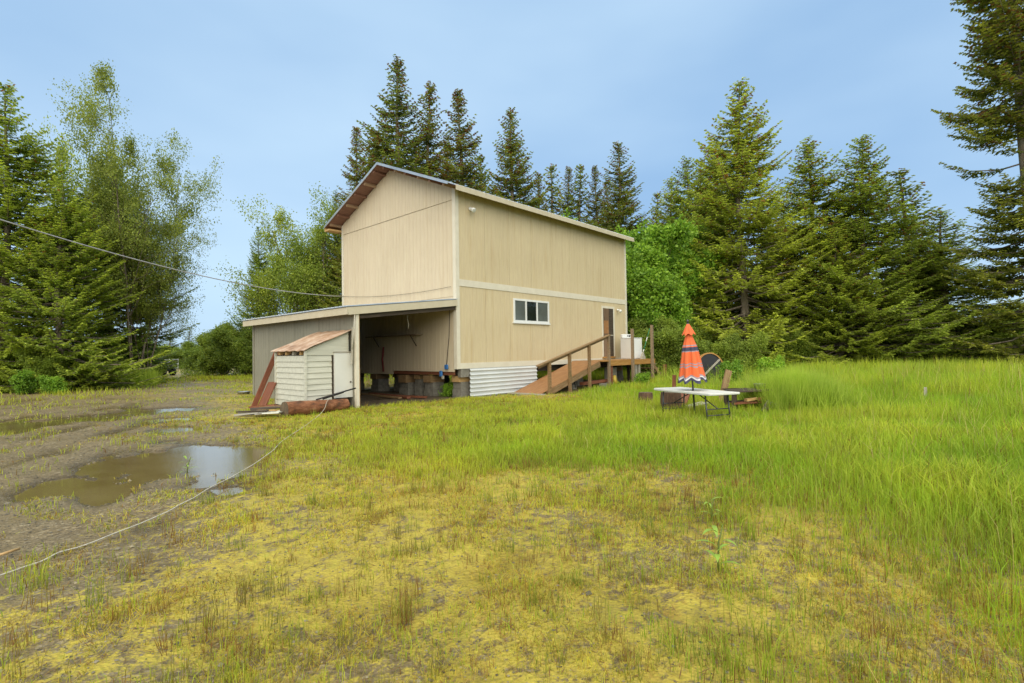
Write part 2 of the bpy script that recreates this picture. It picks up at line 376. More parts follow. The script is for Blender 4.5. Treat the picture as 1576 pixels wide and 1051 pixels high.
T_H = [[.6, .5, .2, .2, .15, .2, .4, .75, .8, .8], [.3, .2, .08, .07, .06, .09, .22, .40, .60, .7], [.1, .1, .07, .08, .09, .13, .22, .22, .32, .40],
       [.1, .1, .07, .08, .11, .15, .17, .20, .26, .31], [.1, .1, .06, .06, .08, .09, .11, .18, .24, .29], [.08, .08, .06, .055, .06, .065, .10, .18, .22, .25],
       [.08, .08, .07, .055, .06, .065, .11, .17, .20, .22], [.08, .08, .07, .06, .07, .075, .12, .16, .19, .20]]
_cp = []
for j, py in enumerate(GY):
    for i, px in enumerate(GX):
        q = gp(px, py); dx, dy = q[0] - CAM[0], q[1] - CAM[1]
        _cp.append((math.atan2(dy, dx), math.log(math.hypot(dx, dy)), T_G[j][i], T_M[j][i], T_H[j][i]))
_cp = np.array(_cp)
def cover(x, y):
    x = np.asarray(x, float).ravel(); y = np.asarray(y, float).ravel(); out = np.zeros((len(x), 3))
    for s in range(0, len(x), 60000):
        a = np.arctan2(y[s:s + 60000] - CAM[1], x[s:s + 60000] - CAM[0])
        a = (a - YAW + np.pi) % (2 * np.pi) - np.pi; a = np.clip(a, -.85, .85) + YAW
        l = np.log(np.hypot(x[s:s + 60000] - CAM[0], y[s:s + 60000] - CAM[1]) + .01); l = np.clip(l, .6, 3.9)
        w = np.exp(-((a[:, None] - _cp[:, 0]) / .075) ** 2 - ((l[:, None] - _cp[:, 1]) / .16) ** 2) + 1e-12
        out[s:s + 60000] = (w @ _cp[:, 2:]) / w.sum(1, keepdims=True)
    return out[:, 0], out[:, 1], out[:, 2]
PUD = [(300, 706, .70, .11), (262, 698, .55, .10), (225, 712, .50, .085), (335, 738, .40, .08), (155, 720, .42, .085), (140, 742, .34, .085), (85, 742, .30, .085), (165, 764, .24, .07), (60, 757, .22, .06),
       (262, 676, .28, .09), (265, 658, .36, .10), (258, 643, .45, .10), (270, 628, .5, .09), (300, 690, .4, .08), (40, 651, .8, .10), (-40, 653, 1.1, .10), (170, 640, .4, .09), (205, 633, .5, .09), (130, 643, .4, .085), (190, 628, .5, .08), (380, 690, .3, .06)]
PUDW = [(gp(a, b), c, d) for a, b, c, d in PUD]
WATER = -.046
def gz(x, y):
    x = np.asarray(x, float); y = np.asarray(y, float)
    d = np.hypot(x - CAM[0], y - CAM[1]); fade = np.clip((60 - d) / 30, 0, 1)
    h = (fbm(x * .8, y * .8, 3, 3) - .5) * .05 + (fbm(x * 1.7, y * 1.7, 9, 5) - .5) * .085
    along = x * .35 - y * .2 + .25 * fbm(x * .6, y * .6, 21, 2)
    rut = np.clip(1 - np.abs(x + 10.2) / 3.2, 0, 1) * np.clip((y + 8) / 3, 0, 1) * np.clip((14 - y) / 6, 0, 1)
    h = h + rut * .022 * np.sin(along * 15.0)
    pm = np.clip(-.25 + 2.3 * fbm(x * 2.3 + 5, y * 1.5, 15, 4), .05, 1.7)
    for c, s, dp in PUDW:
        h = h - dp * pm * np.exp(-(((x - c[0]) / s) ** 2 + ((y - c[1]) / (s * 1.5)) ** 2))
    return h * fade
def axis(lo, hi, st, far):
    m = list(np.arange(lo, hi, st)); s = st; v = lo; a = []
    while v > -far: s *= 1.22; v -= s; a.append(v)
    s = st; v = m[-1]; b = []
    while v < far: s *= 1.22; v += s; b.append(v)
    return np.array(a[::-1] + m + b)
gxs = axis(-14.5, 3.0, .08, 1600); gys = axis(-13.5, 7.5, .08, 1600)
Xg, Yg = np.meshgrid(gxs, gys, indexing='ij'); Zg = gz(Xg, Yg)
cg, cm, ch = cover(Xg, Yg)
nx, ny = Xg.shape
idx = np.arange(nx * ny).reshape(nx, ny)
quads = np.stack([idx[:-1, :-1], idx[1:, :-1], idx[1:, 1:], idx[:-1, 1:]], -1).reshape(-1, 4)
xf, yf = Xg.ravel(), Yg.ravel()
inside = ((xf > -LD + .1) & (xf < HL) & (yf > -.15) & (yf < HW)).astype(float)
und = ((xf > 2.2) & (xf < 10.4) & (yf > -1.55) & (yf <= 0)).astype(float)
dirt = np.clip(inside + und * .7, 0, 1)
dn = fbm(xf * 1.3, yf * 1.3, 33, 3)
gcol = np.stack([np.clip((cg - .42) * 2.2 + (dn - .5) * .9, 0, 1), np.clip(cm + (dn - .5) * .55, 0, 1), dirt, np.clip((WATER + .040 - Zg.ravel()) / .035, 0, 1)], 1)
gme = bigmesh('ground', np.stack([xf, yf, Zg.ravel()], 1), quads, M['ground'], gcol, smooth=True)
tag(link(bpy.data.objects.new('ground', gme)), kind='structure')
# puddles: level water where the ground dips below it
wetq = (np.minimum.reduce([Zg[:-1, :-1], Zg[1:, :-1], Zg[1:, 1:], Zg[:-1, 1:]]) < WATER)
wetq &= (Xg[:-1, :-1] < -4.0) & (Yg[:-1, :-1] > -13)
for nm, lo, hi in (('puddle', -13, -.6), ('puddle', -.6, 12)):
    sel = wetq & (Yg[:-1, :-1] > lo) & (Yg[:-1, :-1] <= hi)
    q = quads.reshape(nx - 1, ny - 1, 4)[sel]
    if len(q) == 0: continue
    used, inv = np.unique(q, return_inverse=True)
    pv = np.stack([xf[used], yf[used], np.full(len(used), WATER)], 1)
    tag(link(bpy.data.objects.new(nm, bigmesh(nm, pv, inv.reshape(-1, 4), M['water']))), kind='structure')

# ------------------------------------------------------------------ house
FOLD = (-.006, -.003, .003, .006)
def grooved(name, u0, u1, z0, ztop, plane, ax, sgn, mat, parent, pitch=.203, depth=.009, th=.012, z0f=None):
    """one sheet of vertical-groove siding; ax 0: runs along x at y=plane, ax 1: runs along y at x=plane; sgn = outward direction"""
    us = [(u0, 0)]
    k = math.ceil((u0 + .03) / pitch)
    while k * pitch < u1 - .03:
        for i, o in enumerate(FOLD): us.append((k * pitch + o, depth if i in (1, 2) else 0))
        k += 1
    us.append((u1, 0)); V = []; F = []
    for u, d in us:
        w = plane + sgn * (th - d); b = z0f(u) if z0f else z0
        for z in (b, ztop(u)): V.append((u, w, z) if ax == 0 else (w, u, z))
    n = len(us)
    for i in range(n - 1): F.append((2 * i, 2 * i + 2, 2 * i + 3, 2 * i + 1))
    # returns to the wall at both ends, bottom and top
    for u, d in (us[0], us[-1]):
        b = z0f(u) if z0f else z0
        for z in (b, ztop(u)): V.append((u, plane, z) if ax == 0 else (plane, u, z))
    F += [(0, 1, 2 * n + 1, 2 * n), (2 * n - 2, 2 * n + 2, 2 * n + 3, 2 * n - 1)]
    F += [tuple([2 * n] + [2 * i for i in range(n)] + [2 * n + 2]), tuple([2 * n + 1] + [2 * i + 1 for i in range(n)] + [2 * n + 3])]
    return obj(name, V, F, mat, parent)

house = thing('house', (HL / 2, HW / 2, 0), 'tall tan two-storey house with a gable roof, raised on piers', 'house')
SL = (ZP - (ZE + .17)) / (HW / 2 + OE)
def roof_top(y): return ZP - SL * abs(y - HW / 2)
def wall_top(y): return roof_top(y) - .075
# solid core behind the siding
core = [(0, 0), (0, HW)]
V = []
for x in (.012, HL - .012):
    V += [(x, .012, ZB + .02), (x, HW - .012, ZB + .02), (x, HW - .012, wall_top(HW) - .02), (x, HW / 2, wall_top(HW / 2) - .03), (x, .012, wall_top(0) - .02)]
F = [(0, 1, 2, 3, 4), (5, 9, 8, 7, 6)] + [(i, 5 + i, 5 + (i + 1) % 5, (i + 1) % 5) for i in range(5)]
obj('wall', V, F, M['tan'], house)
# siding sheets of the long wall, two storeys; openings stay between the sheets' trims
seams = [.12, 1.30, 2.52, 3.74, 4.96, 6.18, 7.40, 8.48, 9.55, HL - .11]
w0, w1 = pl(789, 459, 1, 0), pl(844, 498, 1, 0)
d0, d1 = pl(927, 474, 1, 0), pl(944, 549, 1, 0)
for i in range(len(seams) - 1):
    a, b = seams[i] + .005, seams[i + 1] - .005
    grooved('siding_panel', a, b, ZBT - .02, lambda u: wall_top(0) - .01, 0, 0, -1, M['tan'], house, .203, .0045)
    grooved('siding_panel', a, b, ZB + .10, lambda u: ZBB + .02, 0, 0, -1, M['tan'], house, .203, .0045)
# gable wall: low row up to the joint, then the triangle
gs = [.12, 1.30, 2.52, 3.545, 4.76, 5.98, HW - .11]
for i in range(len(gs) - 1):
    a, b = gs[i] + .002, gs[i + 1] - .002
    grooved('siding_panel', a, b, ZBT - .55, lambda u: ZG, 0, 1, -1, M['pink_tan'], house, .203, .007)
    grooved('siding_panel', a, b, ZG + .012, lambda u: wall_top(u) - .01, 0, 1, -1, M['pink_tan'], house, .203, .007, th=.030)
    grooved('siding_panel', a, b, ZB - .12 if i < 3 else ZB - .25, lambda u: ZBT - .56, 0, 1, -1, M['pink_tan'], house, .203, .008)
# trims
def trim(a, b, mat='trim', nm='trim_board', par=None): return box(nm, a, b, M[mat], par or house)
trim((-.034, -.034, ZB - .03), (.11, -.002, wall_top(0) - .005), nm='corner_board')
trim((-.036, -.0015, ZB - .03), (-.002, .115, wall_top(0) + .03), nm='corner_board')
trim((HL - .11, -.032, ZB - .03), (HL + .03, -.002, wall_top(0) - .005), nm='corner_board')
trim((-.034, HW - .10, ZB - .2), (-.002, HW + .03, wall_top(HW) - .005), nm='corner_board')
trim((.112, -.030, ZBB), (HL - .112, -.003, ZBT), nm='band_board')
trim((.112, -.031, ZB - .025), (d0[0] - .12, -.003, ZB + .16), nm='base_board')
trim((d1[0] + .12, -.031, ZB - .025), (HL - .112, -.003, ZB + .16), nm='base_board')
# window: white frame, mullions, three panes
win = obj('window', *(lambda a, b, w: (boxv((a[0], -.055, b[2]), (a[0] + w, -.004, a[2])) + boxv((b[0] - w, -.055, b[2]), (b[0], -.004, a[2]))
      + boxv((a[0] + w, -.0545, a[2] - w), (b[0] - w, -.004, a[2])) + boxv((a[0] + w, -.0545, b[2]), (b[0] - w, -.004, b[2] + w)),
      [tuple(i + 8 * k for i in f) for k in range(4) for f in BF]))(w0, w1, .07), M['vinyl'], house)
ww = w1[0] - w0[0]
for t in (.335, .645):
    box('mullion', (w0[0] + ww * t - .035, -.052, w1[2] + .071), (w0[0] + ww * t + .035, -.005, w0[2] - .071), M['vinyl'], win)
for (a, b, k) in ((.0, .335, 'glass_grey'), (.335, .645, 'glass_dark'), (.645, 1.0, 'glass_grey')):
    x0 = w0[0] + ww * a + (.071 if a == 0 else .036); x1 = w0[0] + ww * b - (.071 if b == 1 else .036)
    box('pane', (x0, -.028, w1[2] + .072), (x1, -.010, w0[2] - .072), M[k], win)
box('sill', (w0[0] - .04, -.075, w1[2] - .05), (w1[0] + .04, -.004, w1[2] - .002), M['vinyl'], win)
# door: weathered dark plywood leaf in a cream casing
door = box('door', (d0[0] + .002, -.030, d1[2] + .02), (d1[0] - .002, -.0125, d0[2] - .002), scuff('stained_door', [(.3, (.05, .035, .022)), (.5, (.17, .105, .06)), (.75, (.27, .18, .11))], (3, 3, .8), 1.4, .6, .002), house)
xm = d0[0] + (d1[0] - d0[0]) * .56
box('door_leaf', (xm, -.040, d1[2] + .03), (d1[0] - .01, -.031, d0[2] - .01), M['darkwood'], door)
box('door_panel', (d0[0] + .06, -.037, d1[2] + 1.05), (xm - .05, -.0305, d0[2] - .55), M['ramp'], door)
box('door_latch', (xm - .06, -.048, d1[2] + .95), (d1[0] - .05, -.0405, d1[2] + 1.0), M['greyboard'], door)
for a, b in (((d0[0] - .10, -.036, d1[2]), (d0[0], -.004, d0[2] + .10)), ((d1[0], -.036, d1[2]), (d1[0] + .10, -.004, d0[2] + .10)), ((d0[0] + .001, -.0355, d0[2]), (d1[0] - .001, -.004, d0[2] + .10))):
    box('door_casing', a, b, M['trim'], door)
box('threshold', (d0[0] - .08, -.07, d1[2] - .05), (d1[0] + .08, -.004, d1[2] + .018), M['deckwood'], door)
# lamps
def floodlight(p, s=1.0):
    b = lathe('floodlight', [(.001, 0), (.06 * s, .005), (.06 * s, .03), (.03 * s, .05), (.03 * s, .09)], M['vinyl'], house, Matrix.Translation((p[0], -.03, p[2])) @ Matrix.Rotation(math.pi / 2, 4, 'X'))
    lathe('lamp_head', [(.02, 0), (.05 * s, .03), (.075 * s, .10), (.08 * s, .15), (.06 * s, .155)], M['vinyl'], b, Matrix.Translation((p[0], -.11, p[2])) @ Matrix.Rotation(math.radians(125), 4, 'X'))
floodlight(pl(722, 322, 1, 0)); floodlight(pl(949, 477, 1, 0), .8)
# roof: two decks with ribbed metal, purlins under the overhang, rafters under the eave, fascias
def slope(side):
    y0, y1 = (HW / 2, HW + OE) if side > 0 else (HW / 2, -OE)
    xs = []; x = -OG
    while x < HL + .18:
        xs += [(x, .0), (x + .19, .0), (x + .20, .022), (x + .225, .022)]; x += .235
    xs.append((HL + .18, 0)); V = []; F = []
    for (x, d) in xs:
        for y in (y0, y1): V.append((x, y, roof_top(y) + d))
    n = len(xs)
    for i in range(n - 1): F.append((2 * i, 2 * i + 2, 2 * i + 3, 2 * i + 1))
    b = len(V)
    for x in (-OG, HL + .18):
        for y in (y0, y1): V.append((x, y, roof_top(y) - .022))
    F += [(b, b + 1, b + 3, b + 2), tuple([b] + [0, 1] + [b + 1]), tuple([b + 2, 2 * n - 2, 2 * n - 1, b + 3])]
    F += [tuple([b] + [2 * i for i in range(n)] + [b + 2]), tuple([b + 1] + [2 * i + 1 for i in range(n)] + [b + 3])]
    r = obj('roof', V, F, M['roof_metal'], house)
    V = []
    for x in (-OG + .02, HL + .16):
        for y in (y0, y1 - side * .02):
            for d in (-.028, -.055): V.append((x, y, roof_top(y) + d))
    obj('roof_deck', V, [(0, 1, 3, 2), (4, 6, 7, 5), (0, 2, 6, 4), (1, 5, 7, 3), (0, 4, 5, 1), (2, 3, 7, 6)], M['soffit'], r)
    for k in range(6):
        t = (k + .5) / 6; y = y0 + (y1 - y0) * t
        zc = roof_top(y) - .056 - .045
        beam('purlin', (-OG + .04 + (.03 * (k % 2)), y, zc), (-.04, y, zc), .09, .085, M['lookout'] if k % 2 else M['soffit'], r, up=(0, side * SL, 1))
    return r
rl, rr = slope(1), slope(-1)
box('fascia', (-OG + .30, -OE - .035, ZE), (HL + .17, -OE - .003, ZE + .165), M['eave_trim'], rr)
box('fascia', (-OG + .02, HW + OE + .003, ZE - .03), (HL + .17, HW + OE + .04, ZE + .14), M['raw'], rl)
obj('soffit_block', boxv((-OG + .02, HW + .02, ZE - .03), (-.04, HW + OE, ZE + .04)), BF, M['raw'], rl)
for k in range(17):
    x = .2 + k * .62
    beam('rafter', (x, -OE + .0, ZE + .085), (x, -.04, ZE + .085 + SL * (OE - .04)), .045, .13, M['soffit'], rr)
for side, r in ((1, rl), (-1, rr)):
    ye = HW + OE if side > 0 else -OE
    beam('drip_edge', (-OG - .012, HW / 2, roof_top(HW / 2) - .02), (-OG - .012, ye, roof_top(ye) - .02), .018, .085, M['roof_metal'], r)
# underfloor: rim beams, piers of blocks with wooden shims
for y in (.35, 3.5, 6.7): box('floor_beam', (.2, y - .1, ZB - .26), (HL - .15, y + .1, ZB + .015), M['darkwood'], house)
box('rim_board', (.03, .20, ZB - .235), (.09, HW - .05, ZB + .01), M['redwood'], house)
box('beam_end', (.14, -.02, ZB - .30), (1.0, .14, ZB - .035), M['concrete'], house)
def pier(x, y, s=.42, h=.5, two=True, shim=True):
    p = box('pier', (x - s / 2, y - s / 2, -.05), (x + s / 2, y + s / 2, h * .52), M['concrete'], house)
    box('block', (x - s * .46, y - s * .45, h * .52 + .004), (x + s * .47, y + s * .44, h), M['concrete'], p)
    box('shim', (x - s * .62, y - s * .40, h + .004), (x + s * .55, y + s * .42, ZB - .265), M['raw'] if x < .46 and y < .6 else M['rail'], p)
for a in ((.45, .30, .44, .50), (.30, 1.55, .5, .46), (.28, 2.25, .34, .55), (.30, 2.95, .55, .42), (.32, 4.9, .5, .5), (.3, 6.6, .45, .5),
          (3.6, .32, .42, .5), (7.0, .34, .42, .5), (10.3, .34, .42, .5), (10.3, 6.7, .42, .5), (5, 6.7, .42, .5), (.9, 4.25, .5, .55), (4.2, 3.5, .42, .5), (7.6, 3.5, .42, .5)): pier(*a)

# corrugated sheet leaning along the foot of the long wall
def corr_sheet():
    x0, x1, z1 = .50, pl(826, 575, 1, -.08)[0], ZB - .03
    V = []; F = []; n = 60
    for i in range(n + 1):
        t = i / n; z = -.03 + t * (z1 + .03); q = (t * 7) % 1
        d = .045 * max(0, 1 - abs(q - .5) / .30)
        for x in (x0 - .06 * (1 - t), x1 + .03 * t): V.append((x, -.10 + .05 * t - d, z))
        for x in (x0 - .06 * (1 - t), x1 + .03 * t): V.append((x, -.096 + .05 * t - d, z))
    for i in range(n):
        a = 4 * i; F += [(a, a + 1, a + 5, a + 4), (a + 2, a + 6, a + 7, a + 3), (a, a + 4, a + 6, a + 2), (a + 1, a + 3, a + 7, a + 5)]
    F += [(0, 2, 3, 1), (4 * n, 4 * n + 1, 4 * n + 3, 4 * n + 2)]
    o = obj('metal_skirting_sheet', V, F, M['metal_sheet'])
    tag(o, 'corrugated silver metal sheet covering the gap under the house wall', 'metal sheet')
corr_sheet()

# ------------------------------------------------------------------ lean-to carport on the gable side
lt = thing('lean_to', (-LD / 2, LV / 2, 0), 'low lean-to carport with grey siding and an open bay against the gable', 'carport')
ZH, ZLo = 3.20, 2.78                                         # roof top at the wall and at the low eave wall
def ltz(x): return ZLo + (ZH - ZLo) * (x + LD) / LD
XE = -LD - .30
V = []; F = []; ys = []; y = -.10
while y < LV + .20: ys += [(y, 0), (y + .17, 0), (y + .18, .02), (y + .20, .02)]; y += .21
ys.append((LV + .20, 0))
for y, d in ys:
    for x in (XE - .04, -.036): V.append((x, y, ltz(x) + d))
n = len(ys)
for i in range(n - 1): F.append((2 * i, 2 * i + 1, 2 * i + 3, 2 * i + 2))
b = len(V)
for y in (-.10, LV + .20):
    for x in (XE - .04, -.036): V.append((x, y, ltz(x) - .02))
F += [(b, b + 2, b + 3, b + 1), (0, b, b + 1, 1), (2 * n - 2, 2 * n - 1, b + 3, b + 2), tuple([b] + [2 * i for i in range(n)] + [b + 2]), tuple([b + 1] + [2 * i + 1 for i in range(n)] + [b + 3])]
lroof = obj('roof', V, F, M['roof_metal'], lt)
beam('fascia', (XE + .02, -.075, ltz(XE) - .135), (-.037, -.075, ltz(0) - .135), .035, .20, M['eave_trim'], lt)
beam('fascia', (XE, -.09, ltz(XE) - .13), (XE, LV + .18, ltz(XE) - .13), .032, .19, M['eave_trim'], lt)
for k in range(11):
    y = .25 + k * .66
    beam('rafter', (XE + .03, y, ltz(XE) - .105), (-.06, y, ltz(-.06) - .105), .045, .14, M['post'], lt)
V = []
for x in (XE + .03, -.05):
    for y in (-.05, LV + .1):
        for d in (-.024, -.033): V.append((x, y, ltz(x) + d))
obj('roof_deck', V, [(0, 1, 3, 2), (4, 6, 7, 5), (0, 2, 6, 4), (1, 5, 7, 3), (0, 4, 5, 1), (2, 3, 7, 6)], M['lookout'], lt)
gl = [.10, 1.25, 2.42, 3.59, 4.76, 5.93, LV]
for i in range(len(gl) - 1):
    grooved('siding_panel', gl[i] + .002, gl[i + 1] - .002, -.04, lambda u: ltz(-LD) - .04, -LD, 1, -1, M['grey_siding'], lt, .203, .010)
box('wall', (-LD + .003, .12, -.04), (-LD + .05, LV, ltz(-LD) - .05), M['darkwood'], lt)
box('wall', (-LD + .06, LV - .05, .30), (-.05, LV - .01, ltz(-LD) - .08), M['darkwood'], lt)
box('post', (-LD - .03, -.045, -.10), (-LD + .06, .055, ltz(-LD) - .175), M['trim'], lt)
box('post_strip', (-LD + .062, -.03, -.08), (-LD + .085, .06, ltz(-LD) - .18), M['raw'], lt)
box('corner_board', (-LD - .045, LV - .08, -.04), (-LD - .013, LV + .03, ltz(-LD) - .05), M['grey_siding'], lt)
beam('header', (-LD + .1, .02, ltz(-LD) - .29), (-.05, .02, ltz(-.05) - .29), .05, .12, M['darkwood'], lt)
# things kept inside the open bay
sh = thing('wall_shelf', (-.12, 3.3, 2.1), 'long narrow shelf on a bracket inside the open carport bay', 'shelf')
box('shelf_board', (-.32, 1.75, 2.09), (-.014, 4.9, 2.12), M['post'], sh)
for y in (2.1, 4.4): beam('bracket', (-.28, y, 2.085), (-.03, y, 1.72), .03, .03, M['darkwood'], sh)
def strap(y, x, z0, z1, w, label, mat):
    V, F = tubev([(x, y, z1), (x - .02, y + .05, (z0 + z1) / 2), (x, y + .02, z0)], w, 6)
    return tag(obj('hanging_strap', V, F, M[mat], None, smooth=True), label, 'strap')
strap(4.02, -.10, .80, 1.72, .035, 'dark red strap hanging on the carport back wall', 'red')
tag(tube('hanging_rope', [(-.05, .28, 2.85), (-.05, .33, 2.0), (-.06, .47, 1.05)], .010, M['blackwire'], n=5), 'thin dark rope hanging from the carport corner to the blue pulley', 'rope')
hp = thing('pulley_block', (-.1, .47, .95), 'small blue pulley blocks hanging below the tan wall', 'pulley')
bevbox('upper_block', (.06, .16, .16), .025, M['blue'], hp, Matrix.Translation((-.08, .45, 1.0)))
bevbox('lower_block', (.06, .13, .20), .025, M['blue'], hp, Matrix.Translation((-.10, .70, .78)))
bevbox('cleat', (.05, .11, .12), .02, M['greyboard'], hp, Matrix.Translation((-.09, .62, .66)))
tag(tube('hanging_wire', [(-1.6, .4, 2.66), (-1.62, .41, 2.5), (-1.59, .4, 2.35), (-1.6, .4, 2.22)], .008, M['rope'], n=5), 'short pale wire dangling from the carport roof', 'wire')
for i, (a, b, w, h) in enumerate((((-.55, 4.2), (-.95, 1.3), .14, .05), ((-1.0, 4.1), (-1.15, 1.5), .12, .05), ((-.8, 2.4), (-.55, .95), .15, .06))):
    tag(beam('lumber', (*a, .03 + .0 * i), (*b, .03), w, h, M['redwood'] if i != 1 else M['rail'], chip=.01),
        ['reddish plank lying along the piers inside the carport', 'narrow brown board on the dirt floor of the carport', 'short thick plank beside the corner pier in the carport'][i], 'lumber')
for i, (y, x, z1) in enumerate(((5.4, -.6, .9), (6.0, -1.2, .7), (5.0, -1.5, .55))):
    bevbox('storage_crate', (.5, .45, z1), .02, M['darkwood'] if i else M['post'], None, Matrix.Translation((x, y, z1 / 2)))
for i, o in enumerate([o for o in COL.objects if o.name.startswith('storage_crate')]):
    tag(o, ['tallest brown crate in the dark back of the carport', 'dark crate of middle height in the back of the carport', 'lowest dark crate in the back of the carport'][i], 'crate')

# ------------------------------------------------------------------ white lap-sided shed against the grey wall
SX0, SX1, SY0, SY1 = -4.93, -3.70, .2, 2.02
SZL, SZH, SB = 1.60, 2.10, .12
shed = thing('storage_shed', ((SX0 + SX1) / 2, (SY0 + SY1) / 2, 0), 'small white lap-sided shed with a rusty slanted roof beside the carport', 'shed')
def sz(x): return SZL + (SZH - SZL) * (x - SX0) / (SX1 - SX0)
obj('shed_body', [(SX0 + .05, SY0 + .05, .05), (SX1, SY0 + .05, .05), (SX1, SY1 - .05, .05), (SX0 + .05, SY1 - .05, .05),
                  (SX0 + .05, SY0 + .05, SZL - .14), (SX1, SY0 + .05, SZH - .06), (SX1, SY1 - .05, SZH - .06), (SX0 + .05, SY1 - .05, SZL - .14)], BF, M['darkwood'], shed)
nb = 9; bh = (SZL - .16 - SB) / nb
for k in range(nb):
    z = SB + k * bh
    def lap(nm, a, b, mat=M['white_lap']):
        # clapboard: bottom edge proud, top edge tucked in
        d = (b[0] - a[0], b[1] - a[1]); l = math.hypot(*d); nrm = (d[1] / l, -d[0] / l)
        j = rnd.uniform(-.004, .004)
        V = []
        for p in (a, b):
            V += [(p[0] + nrm[0] * .030, p[1] + nrm[1] * .030, z + j), (p[0], p[1], z + j), (p[0], p[1], z + bh * 1.02), (p[0] + nrm[0] * .008, p[1] + nrm[1] * .008, z + bh * 1.02)]
        V = [(v[0] - nrm[0] * -.0, v[1], v[2]) for v in V]
        return obj(nm, V, [(0, 1, 2, 3), (4, 7, 6, 5), (0, 3, 7, 4), (0, 4, 5, 1), (1, 5, 6, 2), (2, 6, 7, 3)], mat, shed)
    lap('lap_board', (SX0 + .05, SY1 - .05), (SX0 + .05, SY0 + .06))
    lap('lap_board', (SX0 + .06, SY0 + .05), (SX0 + .74, SY0 + .05))
# upper gable sheet above the boards on the door side
obj('gable_sheet', [(SX0 + .06, SY0 + .048, SZL - .15), (SX1, SY0 + .048, SZL - .15), (SX1, SY0 + .022, SZL - .15), (SX0 + .06, SY0 + .022, SZL - .15),
                    (SX0 + .06, SY0 + .048, sz(SX0 + .06) - .03), (SX1, SY0 + .048, SZH - .03), (SX1, SY0 + .022, SZH - .03), (SX0 + .06, SY0 + .022, sz(SX0 + .06) - .03)], BF, M['white_lap'], shed)
box('corner_post', (SX0 + .0, SY0 + .0, .06), (SX0 + .056, SY0 + .056, SZL - .03), M['white_lap'], shed)
box('corner_post', (SX0 + .0, SY1 - .056, .06), (SX0 + .056, SY1 - .0, SZL - .03), M['white_lap'], shed)
for k in range(4):
    y = SY0 + .25 + k * .42
    box('rafter_end', (SX0 + .02, y, SZL - .135), (SX0 + .35, y + .10, SZL - .035), M['raw'] if k != 1 else M['greyboard'], shed)
sdoor = box('shed_door', (-4.14, SY0 - .035, .31), (-3.62, SY0 + .018, 1.50), M['white_door'], shed)
lathe('door_knob', [(.001, 0), (.02, .005), (.022, .03), (.001, .04)], M['darkwood'], sdoor, Matrix.Translation((-3.69, SY0 - .036, .72)) @ Matrix.Rotation(math.pi / 2, 4, 'X'), 10)
box('door_rail', (-4.15, SY0 - .045, 1.505), (-3.60, SY0 + .02, 1.54), M['greyboard'], sdoor)
V = []; F = []
nxr, nyr = 10, 12
for i in range(nxr + 1):
    for j in range(nyr + 1):
        x = SX0 - .06 + (SX1 + .06 - SX0 + .06) * i / nxr; y = SY0 - .08 + (SY1 - SY0 + .20) * j / nyr
        V.append((x, y, sz(x) + .012 + .016 * math.sin(j * 2.3 + i * .7) * (.4 + .6 * rnd.random()) - .01 * (i == 0)))
m0 = len(V); V += [(a, b, c - .012) for a, b, c in V]
for i in range(nxr):
    for j in range(nyr):
        a = i * (nyr + 1) + j; q = (a, a + nyr + 1, a + nyr + 2, a + 1); F += [q, tuple(m0 + k for k in q[::-1])]
for i in range(nxr):
    for j in (0, nyr): a = i * (nyr + 1) + j; F.append((a, a + nyr + 1, m0 + a + nyr + 1, m0 + a))
for j in range(nyr):
    for i in (0, nxr): a = i * (nyr + 1) + j; F.append((a, a + 1, m0 + a + 1, m0 + a))
obj('roof', V, F, M['rust_roof'], shed)
tag(beam('wooden_pole', (-3.72, .02, 1.2), (-3.66, .06, 2.2), .04, .04, M['greyboard']), 'thin upright grey stick between the shed and the carport post', 'pole')
tag(tube('downspout_cord', [(-3.68, -.07, 2.55), (-3.70, -.06, 2.1), (-3.74, -.05, 1.6)], .014, M['rope'], n=6), 'pale cord slanting down from the carport corner to the shed', 'cord')
# boards and scraps by the shed
tag(beam('leaning_plank', (-5.35, 2.45, -.02), (-4.55, 2.72, 1.62), .14, .035, M['redwood'], up=(0, 1, 0)), 'long red-brown plank leaning upright behind the white shed', 'plank')
tag(beam('leaning_plywood', (-5.25, 2.18, -.02), (-4.90, 2.22, .72), .55, .03, M['redwood'], up=(1, 0, .2)), 'short wide red-brown panel leaning on the white shed', 'panel')
scr = [((-6.25, .95, .02), (-5.75, .75, .03), .28, .02, 'greyboard', 'flat pale grey board at the edge of the scrap heap'),
       ((-6.05, .45, .02), (-5.65, .25, .04), .30, .02, 'greyboard', 'square grey sheet on the grass before the shed'),
       ((-5.75, .30, .03), (-5.35, .12, .05), .30, .02, 'white_lap', 'pale tilted sheet beside the end of the log'),
       ((-5.95, 1.0, .08), (-5.0, .55, .10), .14, .05, 'darkwood', 'dark wet plank lying across the scrap boards'),
       ((-5.55, 1.35, .06), (-5.15, .55, .13), .16, .05, 'rail', 'mossy brown plank on top of the scrap heap'),
       ((-5.85, .85, .06), (-5.55, .35, .07), .16, .025, 'raw', 'orange-brown board scrap in the heap'),
       ((-5.60, 1.9, .05), (-5.15, 1.4, .10), .20, .04, 'redwood', 'reddish board scrap at the foot of the shed')]
scr += [((-6.55, .30, .05), (-6.15, .05, .07), .22, .02, 'greyboard', 'loose grey board nearest the open gravel in the heap'), ((-6.0, .05, .06), (-5.72, -.22, .08), .24, .02, 'white_lap', 'pale broken sheet lying against the log end'),
        ((-6.35, .75, .07), (-5.85, .20, .09), .12, .03, 'darkwood', 'narrow dark strip across the front of the heap')]
for a, b, w, h, m, lab in scr:
    a, b = (a[0], a[1], a[2] + .05), (b[0], b[1], b[2] + .05)
    tag(beam('scrap_board', a, b, w, h, M[m], chip=.012), lab, 'board')
